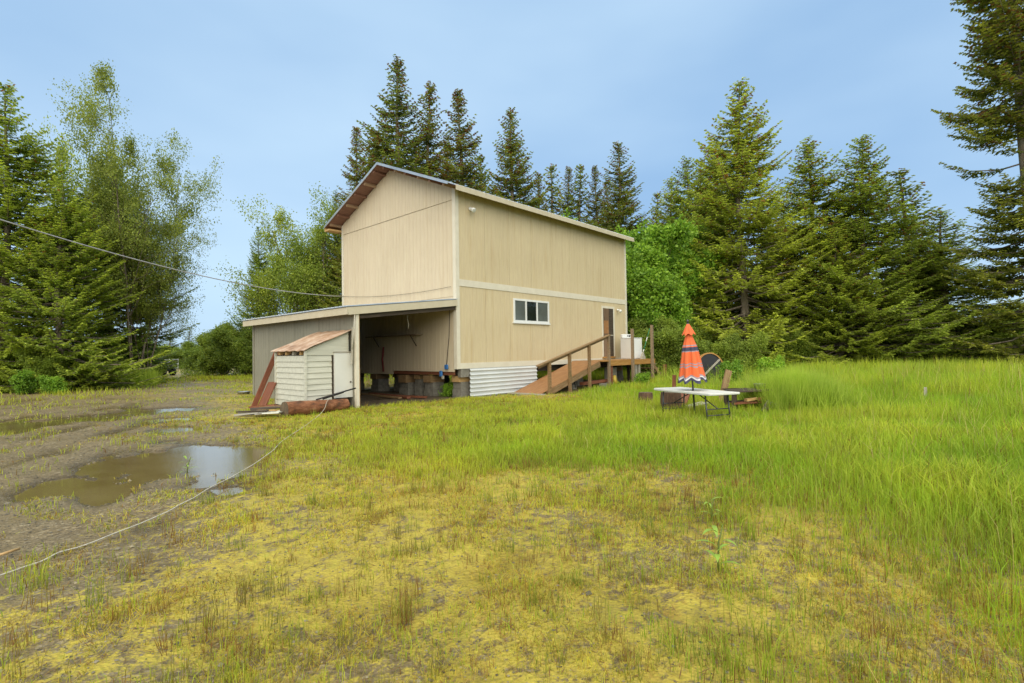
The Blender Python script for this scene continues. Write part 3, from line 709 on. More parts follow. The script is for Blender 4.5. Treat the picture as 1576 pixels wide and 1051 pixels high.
# log
lp = [np.array((-5.62, -.18, .17)) + (np.array((-3.90, .02, .14)) - np.array((-5.62, -.18, .17))) * t for t in np.linspace(0, 1, 14)]
V, F = tubev(lp, [.19 - .045 * t + rnd.uniform(-.010, .012) for t in np.linspace(0, 1, 14)], 14)
V = [Vector(v) + Vector((rnd.uniform(-.012, .012), rnd.uniform(-.012, .012), rnd.uniform(-.012, .012))) for v in V]
lg = thing('log', (-4.75, -.08, 0), 'fat reddish peeled log lying in front of the white shed', 'log')
obj('log_body', V, F[:-2], M['bark_log'], lg, smooth=True)
obj('cut_end', V[:14], [tuple(range(14))[::-1]], M['log_end'], lg)
obj('cut_end', V[-14:], [tuple(range(14))], M['log_end'], lg)
for i, (a, b) in enumerate((((-4.75, -.02, .33), (-3.70, -.12, .56)), ((-4.55, .02, .33), (-3.95, .06, .46)))):
    tag(tube('black_pipe', [a, tuple((np.array(a) + b) / 2), b], .02, M['blackpipe'], n=8), ['longer black pipe resting on the log by the carport post', 'shorter black pipe lying on the log beside the long one'][i], 'pipe')
tag(lathe('metal_basin', [(.02, .012), (.10, .0), (.19, .03), (.23, .11), (.25, .125), (.235, .12), (.18, .05), (.10, .02)], M['steel'], None, Matrix.Translation((*gp(375, 607)[:2], -.01))), 'dented metal basin on the grass near the scrap boards', 'basin')
tag(box('stub_post', (-4.0, -.03, -.1), (-3.88, .09, .28), M['greyboard']), 'short grey stub post beside the end of the log', 'post')
# rope over the log and across the yard
rp_ = [gp(495, 616, .55), gp(480, 634, .33), gp(462, 655, .12), gp(440, 675, .03), gp(415, 697, .02), gp(378, 722, .02), gp(340, 742, .02), gp(290, 770, .02), gp(262, 785, .02), gp(215, 806, .02), gp(150, 831, .02), gp(90, 854, .02), gp(40, 872, .02), gp(0, 885, .02), gp(-80, 912, .02)]
rp_[0] = np.array([-4.35, -.02, .36]); rp_[1] = np.array([-4.62, -.30, .26]); rp_[2] = np.array([-5.05, -.85, .06])
def spline(P, k=8):
    P = [np.array(p, float) for p in P]; out = []
    for i in range(len(P) - 1):
        p0, p1, p2, p3 = P[max(i - 1, 0)], P[i], P[i + 1], P[min(i + 2, len(P) - 1)]
        for t in np.linspace(0, 1, k, endpoint=False):
            out.append(.5 * ((2 * p1) + (-p0 + p2) * t + (2 * p0 - 5 * p1 + 4 * p2 - p3) * t * t + (-p0 + 3 * p1 - 3 * p2 + p3) * t ** 3))
    return out + [P[-1]]
rope = [p + np.array([.008 * math.sin(i * .71), .008 * math.sin(i * .53), 0]) for i, p in enumerate(spline(rp_))]
rope = [np.array([p[0], p[1], max(p[2], float(gz(p[0], p[1])) + .018)]) for p in rope]
tag(tube('rope', rope, .0055, M['rope'], n=6), 'long off-white rope running from the log across the mossy gravel', 'rope')
# overhead service cable to the house corner
ca, cb = pl(527, 456, 0, -.05), CAM + ray(-160, 285) * 9.0
cab = []
for t in np.linspace(0, 1, 40):
    p = ca + (cb - ca) * t; p[2] -= 4 * .42 * t * (1 - t); cab.append(p)
tag(tube('overhead_cable', cab, .014, M['wire'], n=6), 'grey overhead service cable sagging from the driveway to the gable wall', 'cable')
wa, wb = pl(527, 456, 0, -.05), pl(694, 441, 0, -.05)
tag(tube('wall_wire', [wa + (wb - wa) * t - np.array([0, 0, 4 * .13 * t * (1 - t)]) for t in np.linspace(0, 1, 14)], .006, M['blackwire'], n=5), 'thin dark wire sagging along the gable wall above the carport roof', 'wire')

# ------------------------------------------------------------------ ramp, deck, steps
RZ, RY0, RY1, RXA, RXB = 1.06, -.20, -1.45, 2.42, 6.62
ramp_t = thing('wooden_ramp', (RXA, (RY0 + RY1) / 2, 0), 'weathered plywood ramp with a handrail climbing to the house door', 'ramp')
def rz_(x): return .03 + (RZ - .03) * (x - RXA) / (6.05 - RXA)
cuts = [RXA, 3.55, 4.85, 6.05]
for i in range(3):
    a, b = cuts[i] + .004, cuts[i + 1] - .004
    beam('plywood_sheet', (a, (RY0 + RY1) / 2, rz_(a) - .01), (b, (RY0 + RY1) / 2, rz_(b) - .01), abs(RY1 - RY0) - .02, .02, M['ramp'], ramp_t)
for y in (RY0 - .06, RY1 + .02):
    beam('stringer', (RXA + .35, y, rz_(RXA + .35) - .13), (6.1, y, rz_(6.1) - .13), .045, .21, M['deckwood'] if y > -1 else M['rail'], ramp_t)
beam('ramp_foot_board', (2.30, -.15, .015), (2.36, -1.62, .015), .32, .04, M['greyboard'], ramp_t)
hz_ = lambda x: .985 + (2.06 - .985) * (x - 2.24) / (6.63 - 2.24)
for x in (2.84, 4.01, 5.26, 6.63):
    box('rail_post', (x - .05, -1.555, -.1), (x + .05, -1.465, hz_(x) - .03), M['rail'] if x < 6 else M['post'], ramp_t)
beam('handrail', (2.2, -1.51, hz_(2.2) + .0), (6.70, -1.51, hz_(6.70)), .14, .04, M['rail'], ramp_t)
beam('handrail_support', (2.35, -1.44, hz_(2.35) - .075), (6.60, -1.44, hz_(6.6) - .075), .04, .10, M['rail'], ramp_t)
deck = thing('deck', (8.4, -.8, 0), 'small raised wooden deck by the house door with two tall bare posts', 'deck')
DX0, DX1 = 6.10, 10.45
nb = 11
for k in range(nb):
    y0 = -.10 - k * (1.46 / nb); y1 = y0 - 1.46 / nb + .010
    box('deck_board', (DX0, y1, RZ - .035), (DX1, y0, RZ), M['deckwood'] if k % 3 else M['ramp'], deck)
box('rim_joist', (6.70, -1.545, RZ - .21), (DX1, -1.50, RZ - .002), M['deckwood'], deck)
box('rim_joist', (DX1 - .045, -1.495, RZ - .20), (DX1, -.1, RZ - .037), M['deckwood'], deck)
for x in (7.0, 8.2, 9.4): box('joist', (x, -1.495, RZ - .19), (x + .04, -.1, RZ - .037), M['darkwood'], deck)
p5, p6 = pl(973, 506, 1, -1.6), pl(1003, 500, 1, -1.6)
box('deck_post', (p5[0] - .055, -1.645, -.1), (p5[0] + .055, -1.55, p5[2]), M['post'], deck)
box('deck_post', (p6[0] - .06, -1.645, -.1), (p6[0] + .06, -1.55, p6[2]), M['post'], deck)
box('support_post', (6.80, -1.50, -.1), (6.92, -1.40, RZ - .22), M['redwood'], deck)
for x in (8.75, 9.05): box('support_post', (x, -1.50, -.1), (x + .11, -1.40, RZ - .21), M['greyboard'], deck)
box('support_post', (10.2, -.35, -.1), (10.3, -.25, RZ - .21), M['darkwood'], deck)
steps = thing('deck_steps', (10.9, -.9, 0), 'rough wooden steps going down at the end of the deck', 'steps')
for k in range(4):
    x0 = DX1 + .02 + k * .27; z = RZ - .22 - k * .21
    box('tread', (x0, -1.45, z - .04), (x0 + .30, -.45, z), M['rail'] if k % 2 else M['post'], steps)
for y in (-1.44, -.50): beam('stringer', (DX1 + .03, y, RZ - .30), (DX1 + 1.12, y, -.02), .045, .16, M['rail'], steps)
box('newel', (DX1 + .85, -1.62, -.1), (DX1 + .97, -1.50, .78), M['redwood'], steps)
# washing machine on the deck
wx, wy = 8.95, -.78
c_ = pl(972, 552, 1, -.82); wx, wy = c_[0], -.82
wash = thing('washing_machine', (wx, wy, RZ), 'old white top-loading washing machine standing on the deck', 'washing machine', rz=math.radians(-12))
WMx = wm(wash)
bevbox('cabinet', (.70, .66, .90), .03, M['appliance'], wash, WMx @ Matrix.Translation((0, 0, .46)))
bevbox('top_lid', (.715, .66, .035), .012, M['appliance'], wash, WMx @ Matrix.Translation((0, -.005, .93)))
cp_ = bevbox('control_panel', (.70, .14, .17), .03, M['appliance'], wash, WMx @ Matrix.Translation((0, .26, 1.035)))
for k, x in enumerate((-.02, .10, .24)):
    lathe('dial', [(.001, 0), (.045 if k else .03, 0), (.04 if k else .028, .03), (.001, .032)], M['dark_plastic'], cp_, WMx @ Matrix.Translation((x, .188, 1.045)) @ Matrix.Rotation(math.pi / 2, 4, 'X'), 14)
box('kick_plate', (wx - .3, wy - .30, RZ + .002), (wx + .3, wy + .28, RZ + .012), M['dark_plastic'], wash)
# broom
b0, b1 = pl(990, 549, 1, -1.42), pl(1000, 505, 1, -1.50)
br = thing('broom', (b0[0], -1.42, RZ), 'broom with a green and white handle leaning on the deck post', 'broom')
b0 = np.array([b0[0], -1.42, RZ + .30]); b1 = np.array([b1[0], -1.50, b1[2]])
for i, (a, b, m) in enumerate(((0, .12, 'vinyl'), (.12, .45, 'green'), (.45, .62, 'vinyl'), (.62, 1, 'green'))):
    tube('handle', [b0 + (b1 - b0) * a, b0 + (b1 - b0) * b], .017, M[m], br)
hd = b0 - np.array([0, 0, .15])
V = []
for z, sx, sy in ((RZ + .005, .17, .05), (RZ + .12, .13, .045), (RZ + .24, .06, .03), (RZ + .31, .02, .02)):
    V += [(b0[0] - .03 + a * sx, b0[1] + c * sy, z) for a, c in ((-1, -1), (1, -1), (1, 1), (-1, 1))]
F = [(0, 3, 2, 1), (12, 13, 14, 15)] + [(4 * i + k, 4 * i + (k + 1) % 4, 4 * i + 4 + (k + 1) % 4, 4 * i + 4 + k) for i in range(3) for k in range(4)]
obj('broom_head', V, F, M['greyboard'], br)
# junk under ramp and deck
tag(beam('junk_plank', (5.2, -1.2, .22), (6.9, -1.25, .26), .22, .10, M['redwood'], chip=.01), 'reddish timber lying under the upper end of the ramp', 'timber')
wl = lathe('yellow_wheel', [(.05, 0), (.17, .0), (.20, .03), (.20, .10), (.17, .13), (.05, .13)], M['yellow'], None, Matrix.Translation((7.25, -1.32, .24)) @ Matrix.Rotation(math.radians(80), 4, 'X') @ Matrix.Rotation(.4, 4, 'Y'))
tag(wl, 'small yellow wheel lying under the deck beside the red support post', 'wheel')
for i, (x, y, s, m) in enumerate(((6.0, -1.62, .20, 'concrete'), (8.05, -.7, .34, 'greyboard'), (5.0, -.9, .2, 'concrete'))):
    tag(bevbox('support_block', (s * 1.4, s, s * (1 if i != 1 else 2.2)), .015, M[m], None, Matrix.Translation((x, y, s * (.45 if i != 1 else 1.05)))),
        ['grey concrete block in the grass at the top of the ramp', 'upright grey box standing in the shade under the deck', 'concrete block in the shade under the ramp'][i], 'block')
V, F = tubev([(4.25 + .45 * math.cos(a), -1.25, .10 + .38 * math.sin(a)) for a in np.linspace(0, math.pi, 14)], .02, 6)
tag(obj('bent_hose', V, F, M['blackpipe'], smooth=True), 'black bent hose arching out of the shade under the ramp', 'hose')

# ------------------------------------------------------------------ table, umbrella and yard junk
tcx, tcy = -.36, -7.93
tdir = math.atan2(-.89, -.46)
tab = thing('folding_table', (tcx, tcy, 0), 'white plastic folding table standing in the long grass', 'table', rz=tdir)
TM = wm(tab); TZ = .575
V = []; F = []
def rr_pts(l, w, r, n=5):
    o = []
    for cx, cy, a0 in ((l / 2 - r, w / 2 - r, 0), (-l / 2 + r, w / 2 - r, 90), (-l / 2 + r, -w / 2 + r, 180), (l / 2 - r, -w / 2 + r, 270)):
        for k in range(n + 1): a = math.radians(a0 + 90 * k / n); o.append((cx + r * math.cos(a), cy + r * math.sin(a)))
    return o
ring = rr_pts(1.83, .76, .06); N = len(ring)
for sc_, z in ((.985, -.045), (1, -.035), (1, -.008), (.99, 0)):
    V += [(x * sc_, y * sc_, TZ + z + .018 * (x / .9) ** 2) for x, y in ring]
for i in range(3): F += [(i * N + k, i * N + (k + 1) % N, (i + 1) * N + (k + 1) % N, (i + 1) * N + k) for k in range(N)]
V += [(0, 0, TZ - .048), (0, 0, TZ)]
F += [(k, 4 * N, (k + 1) % N) for k in range(N)] + [(3 * N + k, 3 * N + (k + 1) % N, 4 * N + 1) for k in range(N)]
obj('table_top', V, F, M['table'], tab, TM)
for s in (-1, 1):
    for y in (-.28, .28):
        V, F = tubev([(s * .66, y, TZ - .045), (s * .72, y, -.05)], .015, 8); obj('leg', V, F, M['dark_metal'], tab, TM, True)
    V, F = tubev([(s * .705, -.28, .14), (s * .705, .28, .14)], .012, 6); obj('crossbar', V, F, M['dark_metal'], tab, TM, True)
    V, F = tubev([(s * .12, 0, TZ - .05), (s * .69, 0, .26)], .011, 6); obj('brace', V, F, M['dark_metal'], tab, TM, True)
    V, F = tubev([(s * .69, -.28, .26), (s * .69, .28, .26)], .011, 6); obj('crossbar', V, F, M['dark_metal'], tab, TM, True)
ub = gp(1070, 601, TZ)
ub = np.array([ub[0], ub[1], 0]); dxy = np.array([tcx, tcy, 0]) - ub
ub = ub + dxy * .5
umb = thing('patio_umbrella', tuple(ub), 'closed orange striped patio umbrella standing through the white table', 'umbrella')
lean = Matrix.Translation(Vector(ub)) @ Matrix.Rotation(math.radians(2.2), 4, Vector((R_[0] * 0 + _f[0], _f[1], 0)))
lean = Matrix.Translation(Vector(ub)) @ Matrix.Rotation(-math.radians(3.2), 4, Vector((_f[0], _f[1], 0)))
V, F = tubev([(0, 0, -.1), (0, 0, 2.07)], .019, 10); obj('pole', V, F, M['dark_metal'], umb, lean, True)
def canopy(name, prof, amp, drop, par):
    V = []; F = []; n = 96; c = []
    for i, (r, z, v) in enumerate(prof):
        for k in range(n):
            a = 2 * math.pi * k / n; w = math.cos(8 * a); e = i / (len(prof) - 1)
            tw = .35 * e * math.sin(a * 3 + 1)
            rr = r * (1 + amp * (1 + .55 * math.sin(2 * a + 1) + .3 * math.sin(5 * a)) * (w * .75 + .25 * math.cos(16 * a + 1 + i * .1)) * min(1, e * 1.6))
            V.append((rr * math.cos(a + tw * .15), rr * math.sin(a + tw * .15), z - drop * e ** 3 * w))
            c.append((v, 0, 0))
    for i in range(len(prof) - 1):
        for k in range(n): F.append((i * n + k, i * n + (k + 1) % n, (i + 1) * n + (k + 1) % n, (i + 1) * n + k))
    me = bigmesh(name, np.array([tuple(v) for v in V]), np.array(F), MU, np.array(c), smooth=True)
    return link(bpy.data.objects.new(name, me), par, lean)
MU, nt_, b_, o_ = newmat('striped_umbrella_cloth')
a_ = ND(nt_, 'ShaderNodeAttribute', attribute_name='col'); s_ = ND(nt_, 'ShaderNodeSeparateColor'); nt_.links.new(a_.outputs['Color'], s_.inputs[0])
OR, NV, GR, WH = (.72, .135, .035), (.045, .045, .085), (.30, .24, .27), (.62, .60, .58)
cr = ramp(nt_, s_.outputs[0], [(0, OR)] )
rn = [n for n in nt_.nodes if n.type == 'VALTORGB'][-1]; rn.color_ramp.interpolation = 'CONSTANT'
for p, c in ((.015, OR), (.145, NV), (.165, OR), (.18, GR), (.20, OR), (.40, GR), (.42, OR), (.435, NV), (.50, GR), (.515, OR), (.70, GR), (.722, OR), (.742, GR), (.765, OR), (.905, GR), (.93, WH), (.955, NV)):
    e = rn.color_ramp.elements.new(p); e.color = (*c, 1)
rn.color_ramp.elements[0].color = (*NV, 1)
for e in list(rn.color_ramp.elements):
    if e.position == 1.0: e.color = (*NV, 1)
nt_.links.new(cr, b_.inputs['Base Color']); b_.inputs['Roughness'].default_value = .8
cz0, cz1 = .78, 2.02
prof = []
for i in range(40):
    t = i / 39; prof.append((.035 + .12 * min(1, t * 3) * .55 + .185 * t ** 1.15, cz1 - .16 - (cz1 - .16 - cz0) * t, .16 + .84 * t))
cn = canopy('canopy', prof, .17, .040, umb)
prof = [(.012 + .125 * (i / 11) ** .9, cz1 - .25 * (i / 11), .145 * (i / 11)) for i in range(12)]
canopy('vent_cap', prof, .13, .02, cn)
V, F = tubev([(0, 0, 2.02), (0, 0, 2.07), (0, 0, 2.09)], [.022, .024, .008], 10); obj('finial', V, F, M['dark_metal'], umb, lean, True)
# stumps and scraps around the table
def stump(px, py, r, h, lab, m='stump', dd=0.0):
    p = gp(px, py); d = p - CAM; p = p + d * dd
    V = []; n = 14; F = []
    for i, z in enumerate((-.05, h * .3, h * .8, h)):
        V += [(p[0] + r * (1.08 - .05 * i) * (1 + .05 * math.sin(3 * k + r * 9)) * math.cos(2 * math.pi * k / n), p[1] + r * (1.08 - .05 * i) * (1 + .05 * math.sin(3 * k + r * 9)) * math.sin(2 * math.pi * k / n), z) for k in range(n)]
    for i in range(3): F += [(i * n + k, i * n + (k + 1) % n, (i + 1) * n + (k + 1) % n, (i + 1) * n + k) for k in range(n)]
    t = thing('tree_stump', (p[0], p[1], 0), lab, 'stump')
    obj('stump_body', V, F, M[m], t, smooth=True); obj('cut_top', V[-n:], [tuple(range(n))], M['log_end'], t)
stump(994, 623, .19, .33, 'short squat stump seat standing alone between deck and table')
stump(1033, 632, .24, .44, 'dark round stump under the end of the white table')
tag(beam('red_board_scrap', tuple(gp(1046, 630)[:2]) + (.02,), tuple(gp(1058, 622)[:2]) + (.42,), .25, .05, M['redwood']), 'reddish broken board propped behind the table stump', 'board')
tag(beam('grey_plank', (*gp(1058, 632)[:2], .08), (*gp(1085, 628)[:2], .12), .25, .06, M['greyboard'], chip=.02), 'pale plank on the ground under the white table', 'plank')
q = gp(1108, 622); q2 = q + (q - CAM) * .02
tag(beam('leaning_board', (q[0], q[1], -.05), (q2[0] + .10, q2[1] - .22, .88), .17, .04, M['rail'], up=(-.7, -.6, 0)), 'weathered board leaning upright behind the table', 'board')
q = gp(1037, 606)
tag(beam('wooden_stake', (q[0], q[1], -.1), (q[0], q[1] - .03, .62), .09, .09, M['redwood']), 'short rusty-brown stake in the grass behind the umbrella', 'stake')
q = gp(967, 614); tag(beam('orange_board', (q[0] - .1, q[1] + .18, .05), (q[0] + .1, q[1] - .18, .05), .12, .03, M['raw']), 'small orange board lying in the grass before the deck', 'board')
bq = gp(1152, 632)
bch = thing('pallet_bench', (bq[0], bq[1], 0), 'dark wet pallet bench heaped beside the white table', 'bench')
ex = np.array([R_[0], R_[1], 0]); ey = np.array([_f[0], _f[1], 0])
def bp(a, b, z): return tuple(bq + ex * a + ey * b + np.array([0, 0, z]))
for k in range(4): beam('slat', bp(-.48, -.25 + k * .17, .46 + .01 * k), bp(.42, -.22 + k * .17, .50), .14, .035, M['darkwood'], bch, chip=.01)
for a in (-.42, .36):
    for b in (-.22, .22): beam('leg', bp(a, b, -.05), bp(a, b, .44), .09, .09, M['darkwood'], bch)
beam('shelf_board', bp(-.45, -.2, .20), bp(.40, -.18, .23), .18, .04, M['redwood'], bch)
beam('shelf_board', bp(-.40, .05, .21), bp(.42, .05, .22), .18, .04, M['darkwood'], bch)
for i, (a, z, m, l) in enumerate(((-.05, .27, 'raw', 'orange wood chunk on the shelf of the pallet bench'), (.18, .29, 'redwood', 'red-brown wood chunk beside the orange one on the bench shelf'))):
    tag(beam('wood_chunk', bp(a - .12, -.25, z), bp(a + .12, -.22, z + .03), .12, .06, M[m], chip=.01), l, 'wood')
tag(bevbox('grey_block', (.2, .2, .28), .02, M['concrete'], None, Matrix.Translation(bp(.28, -.42, .12)) @ Matrix.Rotation(.5, 4, 'X')), 'tilted grey block at the front of the pallet bench', 'block')
pan = thing('cooking_pan', bp(.30, .05, .53), 'small metal pan standing on the pallet bench', 'pan')
PM = wm(pan)
lathe('pan_body', [(.09, 0), (.12, .01), (.13, .09), (.135, .10), (.12, .095), (.11, .02)], M['steel'], pan, PM)
V, F = tubev([(.12, 0, .09), (.24, -.05, .11)], .012, 6); obj('pan_handle', V, F, M['dark_plastic'], pan, PM, True)
# big cable reel at the edge of the trees
rc = CAM + ray(1092, 556) * 21.0
reel = thing('cable_reel', (rc[0], rc[1], 0), 'large dark cable reel with an orange rim half hidden by shrubs', 'cable reel')
RM = Matrix.Translation(Vector((rc[0], rc[1], .66))) @ Matrix.Rotation(math.atan2(_f[1], _f[0]) - math.pi / 2 + .30, 4, 'Z') @ Matrix.Rotation(math.pi / 2 - .12, 4, 'X')
lathe('flange', [(.02, 0), (.60, 0), (.60, .06), (.02, .06)], M['blackpipe'], reel, RM @ Matrix.Translation((0, 0, 0)), 32, False)
lathe('rim', [(.601, -.02), (.65, -.02), (.65, .09), (.601, .09), (.601, -.02)], M['deckwood'], reel, RM, 32, False, False)
lathe('drum', [(.02, -.5), (.30, -.5), (.30, -.001), (.02, -.001)], M['rail'], reel, RM, 20)
lathe('flange', [(.02, -.56), (.60, -.56), (.60, -.501), (.02, -.501)], M['darkwood'], reel, RM, 32, False)
for a in (.65,):
    obj('cross_slat', boxv((-.59, -.035, .062), (.59, .035, .09)), BF, M['greyboard'], reel, RM @ Matrix.Rotation(a, 4, 'Z'))
# grey marker post far right in the grass
q = gp(1425, 622); tag(beam('marker_stake', (q[0], q[1], -.05), (q[0], q[1], .42), .06, .06, M['greyboard']), 'lone small grey stake in the open grass', 'stake')
# sticks on the ground
q = gp(1450, 770); q2 = gp(1462, 752, .25)
tag(tube('dry_stick', [tuple(gp(-5, 862)[:2]) + (.03,), tuple(gp(30, 850)[:2]) + (.03,)], .010, M['raw'], n=6), 'short pale stick on the gravel beside the rope', 'stick')

# quad bike and pipe gate far down the driveway
vb = gp(249, 578)
vd = math.atan2(-(vb[1] - CAM[1]), -(vb[0] - CAM[0])) + .75
atv = thing('quad_bike', tuple(vb), 'dark quad bike parked behind the tall grass down the driveway', 'quad bike', rz=vd)
AM = wm(atv)
def ab(nm, s, c, m, bev=.04, par=None): return bevbox(nm, s, bev, M[m], par or atv, AM @ Matrix.Translation(c))
ab('chassis', (1.3, .45, .30), (0, 0, .50), 'dark_plastic')
ab('hood', (.62, .50, .30), (.55, 0, .86), 'dark_metal', .1)
ab('seat', (.75, .36, .20), (-.32, 0, .88), 'dark_plastic', .08)
fr_ = ab('rack', (.50, .85, .05), (.62, 0, 1.05), 'steel', .02)
ab('rack', (.50, .85, .05), (-.72, 0, 1.02), 'steel', .02)
for s in (-1, 1):
    ab('fender', (.72, .30, .10), (.58, s * .42, .80), 'dark_metal', .05); ab('fender', (.72, .30, .10), (-.62, s * .42, .80), 'dark_metal', .05)
    lathe('headlight', [(.001, 0), (.07, 0), (.075, .03), (.05, .045), (.001, .05)], M['vinyl'], atv, AM @ Matrix.Translation((.87, s * .2, .84)) @ Matrix.Rotation(math.pi / 2, 4, 'Y'), 12)
    for x in (.58, -.62):
        WMt = AM @ Matrix.Translation((x, s * .45, .30)) @ Matrix.Rotation(math.pi / 2, 4, 'X')
        w = lathe('wheel', [(.17, -.12), (.27, -.13), (.31, -.09), (.31, .09), (.27, .13), (.17, .12)], M['rubber'], atv, WMt, 20, True, False)
        lathe('rim', [(.01, -.08), (.168, -.10), (.168, .10), (.01, .08)], M['steel'], w, WMt, 16)
V, F = tubev([(.15, -.38, 1.20), (.25, -.15, 1.12), (.25, .15, 1.12), (.15, .38, 1.20)], .02, 6); obj('handlebar', V, F, M['dark_metal'], atv, AM, True)
ga = at(247, 52); gb = at(274, 54)
gate = thing('pipe_gate', tuple(ga), 'grey metal pipe gate across the far end of the driveway', 'gate')
for z in (1.22, .78, .35): tube('rail', [tuple(ga[:2]) + (z,), tuple(gb[:2]) + (z,)], .045 if z > 1 else .025, M['wire'], gate)
for t in (0, .5, 1): g_ = ga + (gb - ga) * t; tube('post', [(g_[0], g_[1], -.1), (g_[0], g_[1], 1.3)], .05, M['wire'], gate)

# ------------------------------------------------------------------ trees
def kites(name, O, D, S, Ln, Wd, Cl, mat, fold=.15):
    """leaf-sized four-cornered blades: origin, direction, side vector, length, width, colour"""
    O, D, S = (np.asarray(a, np.float32) for a in (O, D, S)); Ln = np.asarray(Ln)[:, None]; Wd = np.asarray(Wd)[:, None]
    Nn = np.cross(D, S); mid = O + D * Ln * .45 - Nn * Wd * fold
    V = np.stack([O, mid + S * Wd * .5, O + D * Ln, mid - S * Wd * .5], 1).reshape(-1, 3)
    q = np.arange(len(O) * 4).reshape(-1, 4)
    return bigmesh(name, V, q, mat, np.repeat(np.asarray(Cl), 4, 0))
def nrmz(a): return a / (np.linalg.norm(a, axis=-1, keepdims=True) + 1e-9)

def spruce(seed, H, R, zlow, bare=0.0, brown=.3, col=(.050, .088, .014), tip=(.135, .185, .022), lean=0.0, step=.30, kink=.9, nbr=6, pw=.85, gaps=()):
    """trunk, limbs and crown meshes of one spruce, foot at the origin"""
    g = np.random.default_rng(seed)
    ph = g.uniform(0, 6)
    def axis_pt(z): return np.array([.10 * math.sin(z * .5 + ph) + lean * z, .10 * math.cos(z * .43 + ph), z])
    zs = np.linspace(-.2, H, 26); r0 = .011 * H + .05
    tv, tf = tubev([axis_pt(z) for z in zs], [max(.012, r0 * (1 - max(z, 0) / H) ** .8 + .008) for z in zs], 9)
    lv, lf = [], []; O, D, S, Ln, Wd, Cl = [], [], [], [], [], []
    z = zlow; col = np.array(col); tip = np.array(tip)
    while z < H - .15:
        t = (z - zlow) / (H - zlow)
        nb = nbr if t < .8 else 5
        full = R * (1 - t) ** pw
        low = min(1, .75 + (z - zlow) / (H * .10) * .25)
        a0 = g.uniform(0, 6.28)
        for k in range(nb):
            if g.random() < bare * (1 if t < .75 else .3): continue
            if any(lo < z < hi and g.random() < pr for lo, hi, pr in gaps): continue
            a = a0 + 6.283 * k / nb + g.uniform(-.4, .4)
            L = (full * g.uniform(.55, 1.12) * low * (1 + .20 * math.sin(2 * a + ph * 3 + z * .9) + .10 * math.sin(a * 3 + z * 2.1)) + .16)
            rise = (-.26 + .75 * t ** 1.2) + g.uniform(-.10, .10); up = .16 + .10 * g.random()
            jobs = [(axis_pt(z + g.uniform(-.12, .12)), a, L, rise, up, .10 if t > .55 else .22)]
            if L > 1.1:
                for sg in (-1, 1):
                    s0 = g.uniform(.35, .62); b0 = jobs[0][0] + np.array([math.cos(a), math.sin(a), 0]) * L * s0 + np.array([0, 0, L * (rise * s0 + up * s0 * s0 - .10 * math.sin(s0 * 3.1))])
                    jobs.append((b0, a + sg * g.uniform(.5, .85), L * (1 - s0) * g.uniform(.65, 1.0), rise * .5 + up * s0 - .12, up, .05))
            for base, a, L, rise, up, s_0 in jobs:
                dr = np.array([math.cos(a), math.sin(a), 0])
                n = max(4, int(L / .125))
                s = np.linspace(s_0, 1, n)
                def P(s): return base + dr * (L * s)[:, None] + np.array([0, 0, 1.0]) * (L * (rise * s + up * s * s - .10 * np.sin(s * 3.1)))[:, None]
                p = P(s); pt = P(np.minimum(s + .04, 1.04)); tan = nrmz(pt - p)
                side0 = np.array([-dr[1], dr[0], 0.0])
                if L > .5:
                    pts = P(np.array([0, .3, .65, .95])); v, f = tubev(pts, [max(.006, .013 * L + .004), .010 * L + .003, .006 * L + .002, .003], 4, False)
                    o = len(lv); lv += [tuple(q) for q in v]; lf += [tuple(o + i for i in q) for q in f]
                # twigs left and right, hanging a little; the last ones carry on as the tip
                for sgn in (-1, 1):
                    tw = (.10 + .26 * L ** .7 * (1 - .72 * s)) * g.uniform(.6, 1.2, n) * (.55 + .45 * np.sin(np.clip(s * 3.0, 0, 3.1)))
                    tw = np.clip(tw, .10, .70)
                    d = nrmz(side0 * sgn * g.uniform(.65, 1.0, n)[:, None] + tan * g.uniform(.45, .95, n)[:, None] + np.array([0, 0, 1.0]) * g.uniform(-.55, .10, n)[:, None])
                    sd = nrmz(np.cross(d, np.array([0, 0, 1.0]) + g.normal(0, .25, (n, 3))))
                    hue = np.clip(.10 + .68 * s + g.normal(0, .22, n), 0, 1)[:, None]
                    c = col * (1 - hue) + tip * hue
                    br = (g.random(n) < brown * max(0, t - .25) * 1.5 * (s > .35))
                    c = np.where(br[:, None], np.array([.26, .13, .04]) * g.uniform(.7, 1.3, n)[:, None], c)
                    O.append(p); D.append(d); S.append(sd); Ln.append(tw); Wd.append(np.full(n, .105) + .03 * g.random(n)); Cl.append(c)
                    m = 3 if L > .6 else 2
                    for j in range(m):
                        f = (j + .6) / (m + .4); q = p + d * (tw * f)[:, None]
                        s2 = 1 if j % 2 else -1
                        d2 = nrmz(d * .8 + sd * s2 * g.uniform(.6, 1.0, n)[:, None] + np.array([0, 0, 1.0]) * g.uniform(-.7, .15, n)[:, None])
                        sd2 = nrmz(np.cross(d2, np.array([0, 0, 1.0]) + g.normal(0, .35, (n, 3))))
                        l2 = np.clip(tw * g.uniform(.35, .6, n), .09, .34)
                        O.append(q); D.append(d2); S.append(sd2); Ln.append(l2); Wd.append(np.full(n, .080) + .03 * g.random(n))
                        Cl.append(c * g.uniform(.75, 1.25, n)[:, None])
        z += step * (1.15 - .45 * t) * g.uniform(.75, 1.25)
    # leader
    n = 14; zz = np.linspace(H - 1.4, H - .1, n); p = np.array([axis_pt(q) for q in zz]); a = g.uniform(0, 6.28, n)
    d = nrmz(np.stack([np.cos(a), np.sin(a), np.full(n, .9)], 1)); O.append(p); D.append(d); S.append(nrmz(np.cross(d, np.array([0, 0, 1.0]) + g.normal(0, .2, (n, 3)))))
    Ln.append(np.linspace(.34, .16, n)); Wd.append(np.full(n, .07)); Cl.append(np.tile(col * 1.4, (n, 1)))
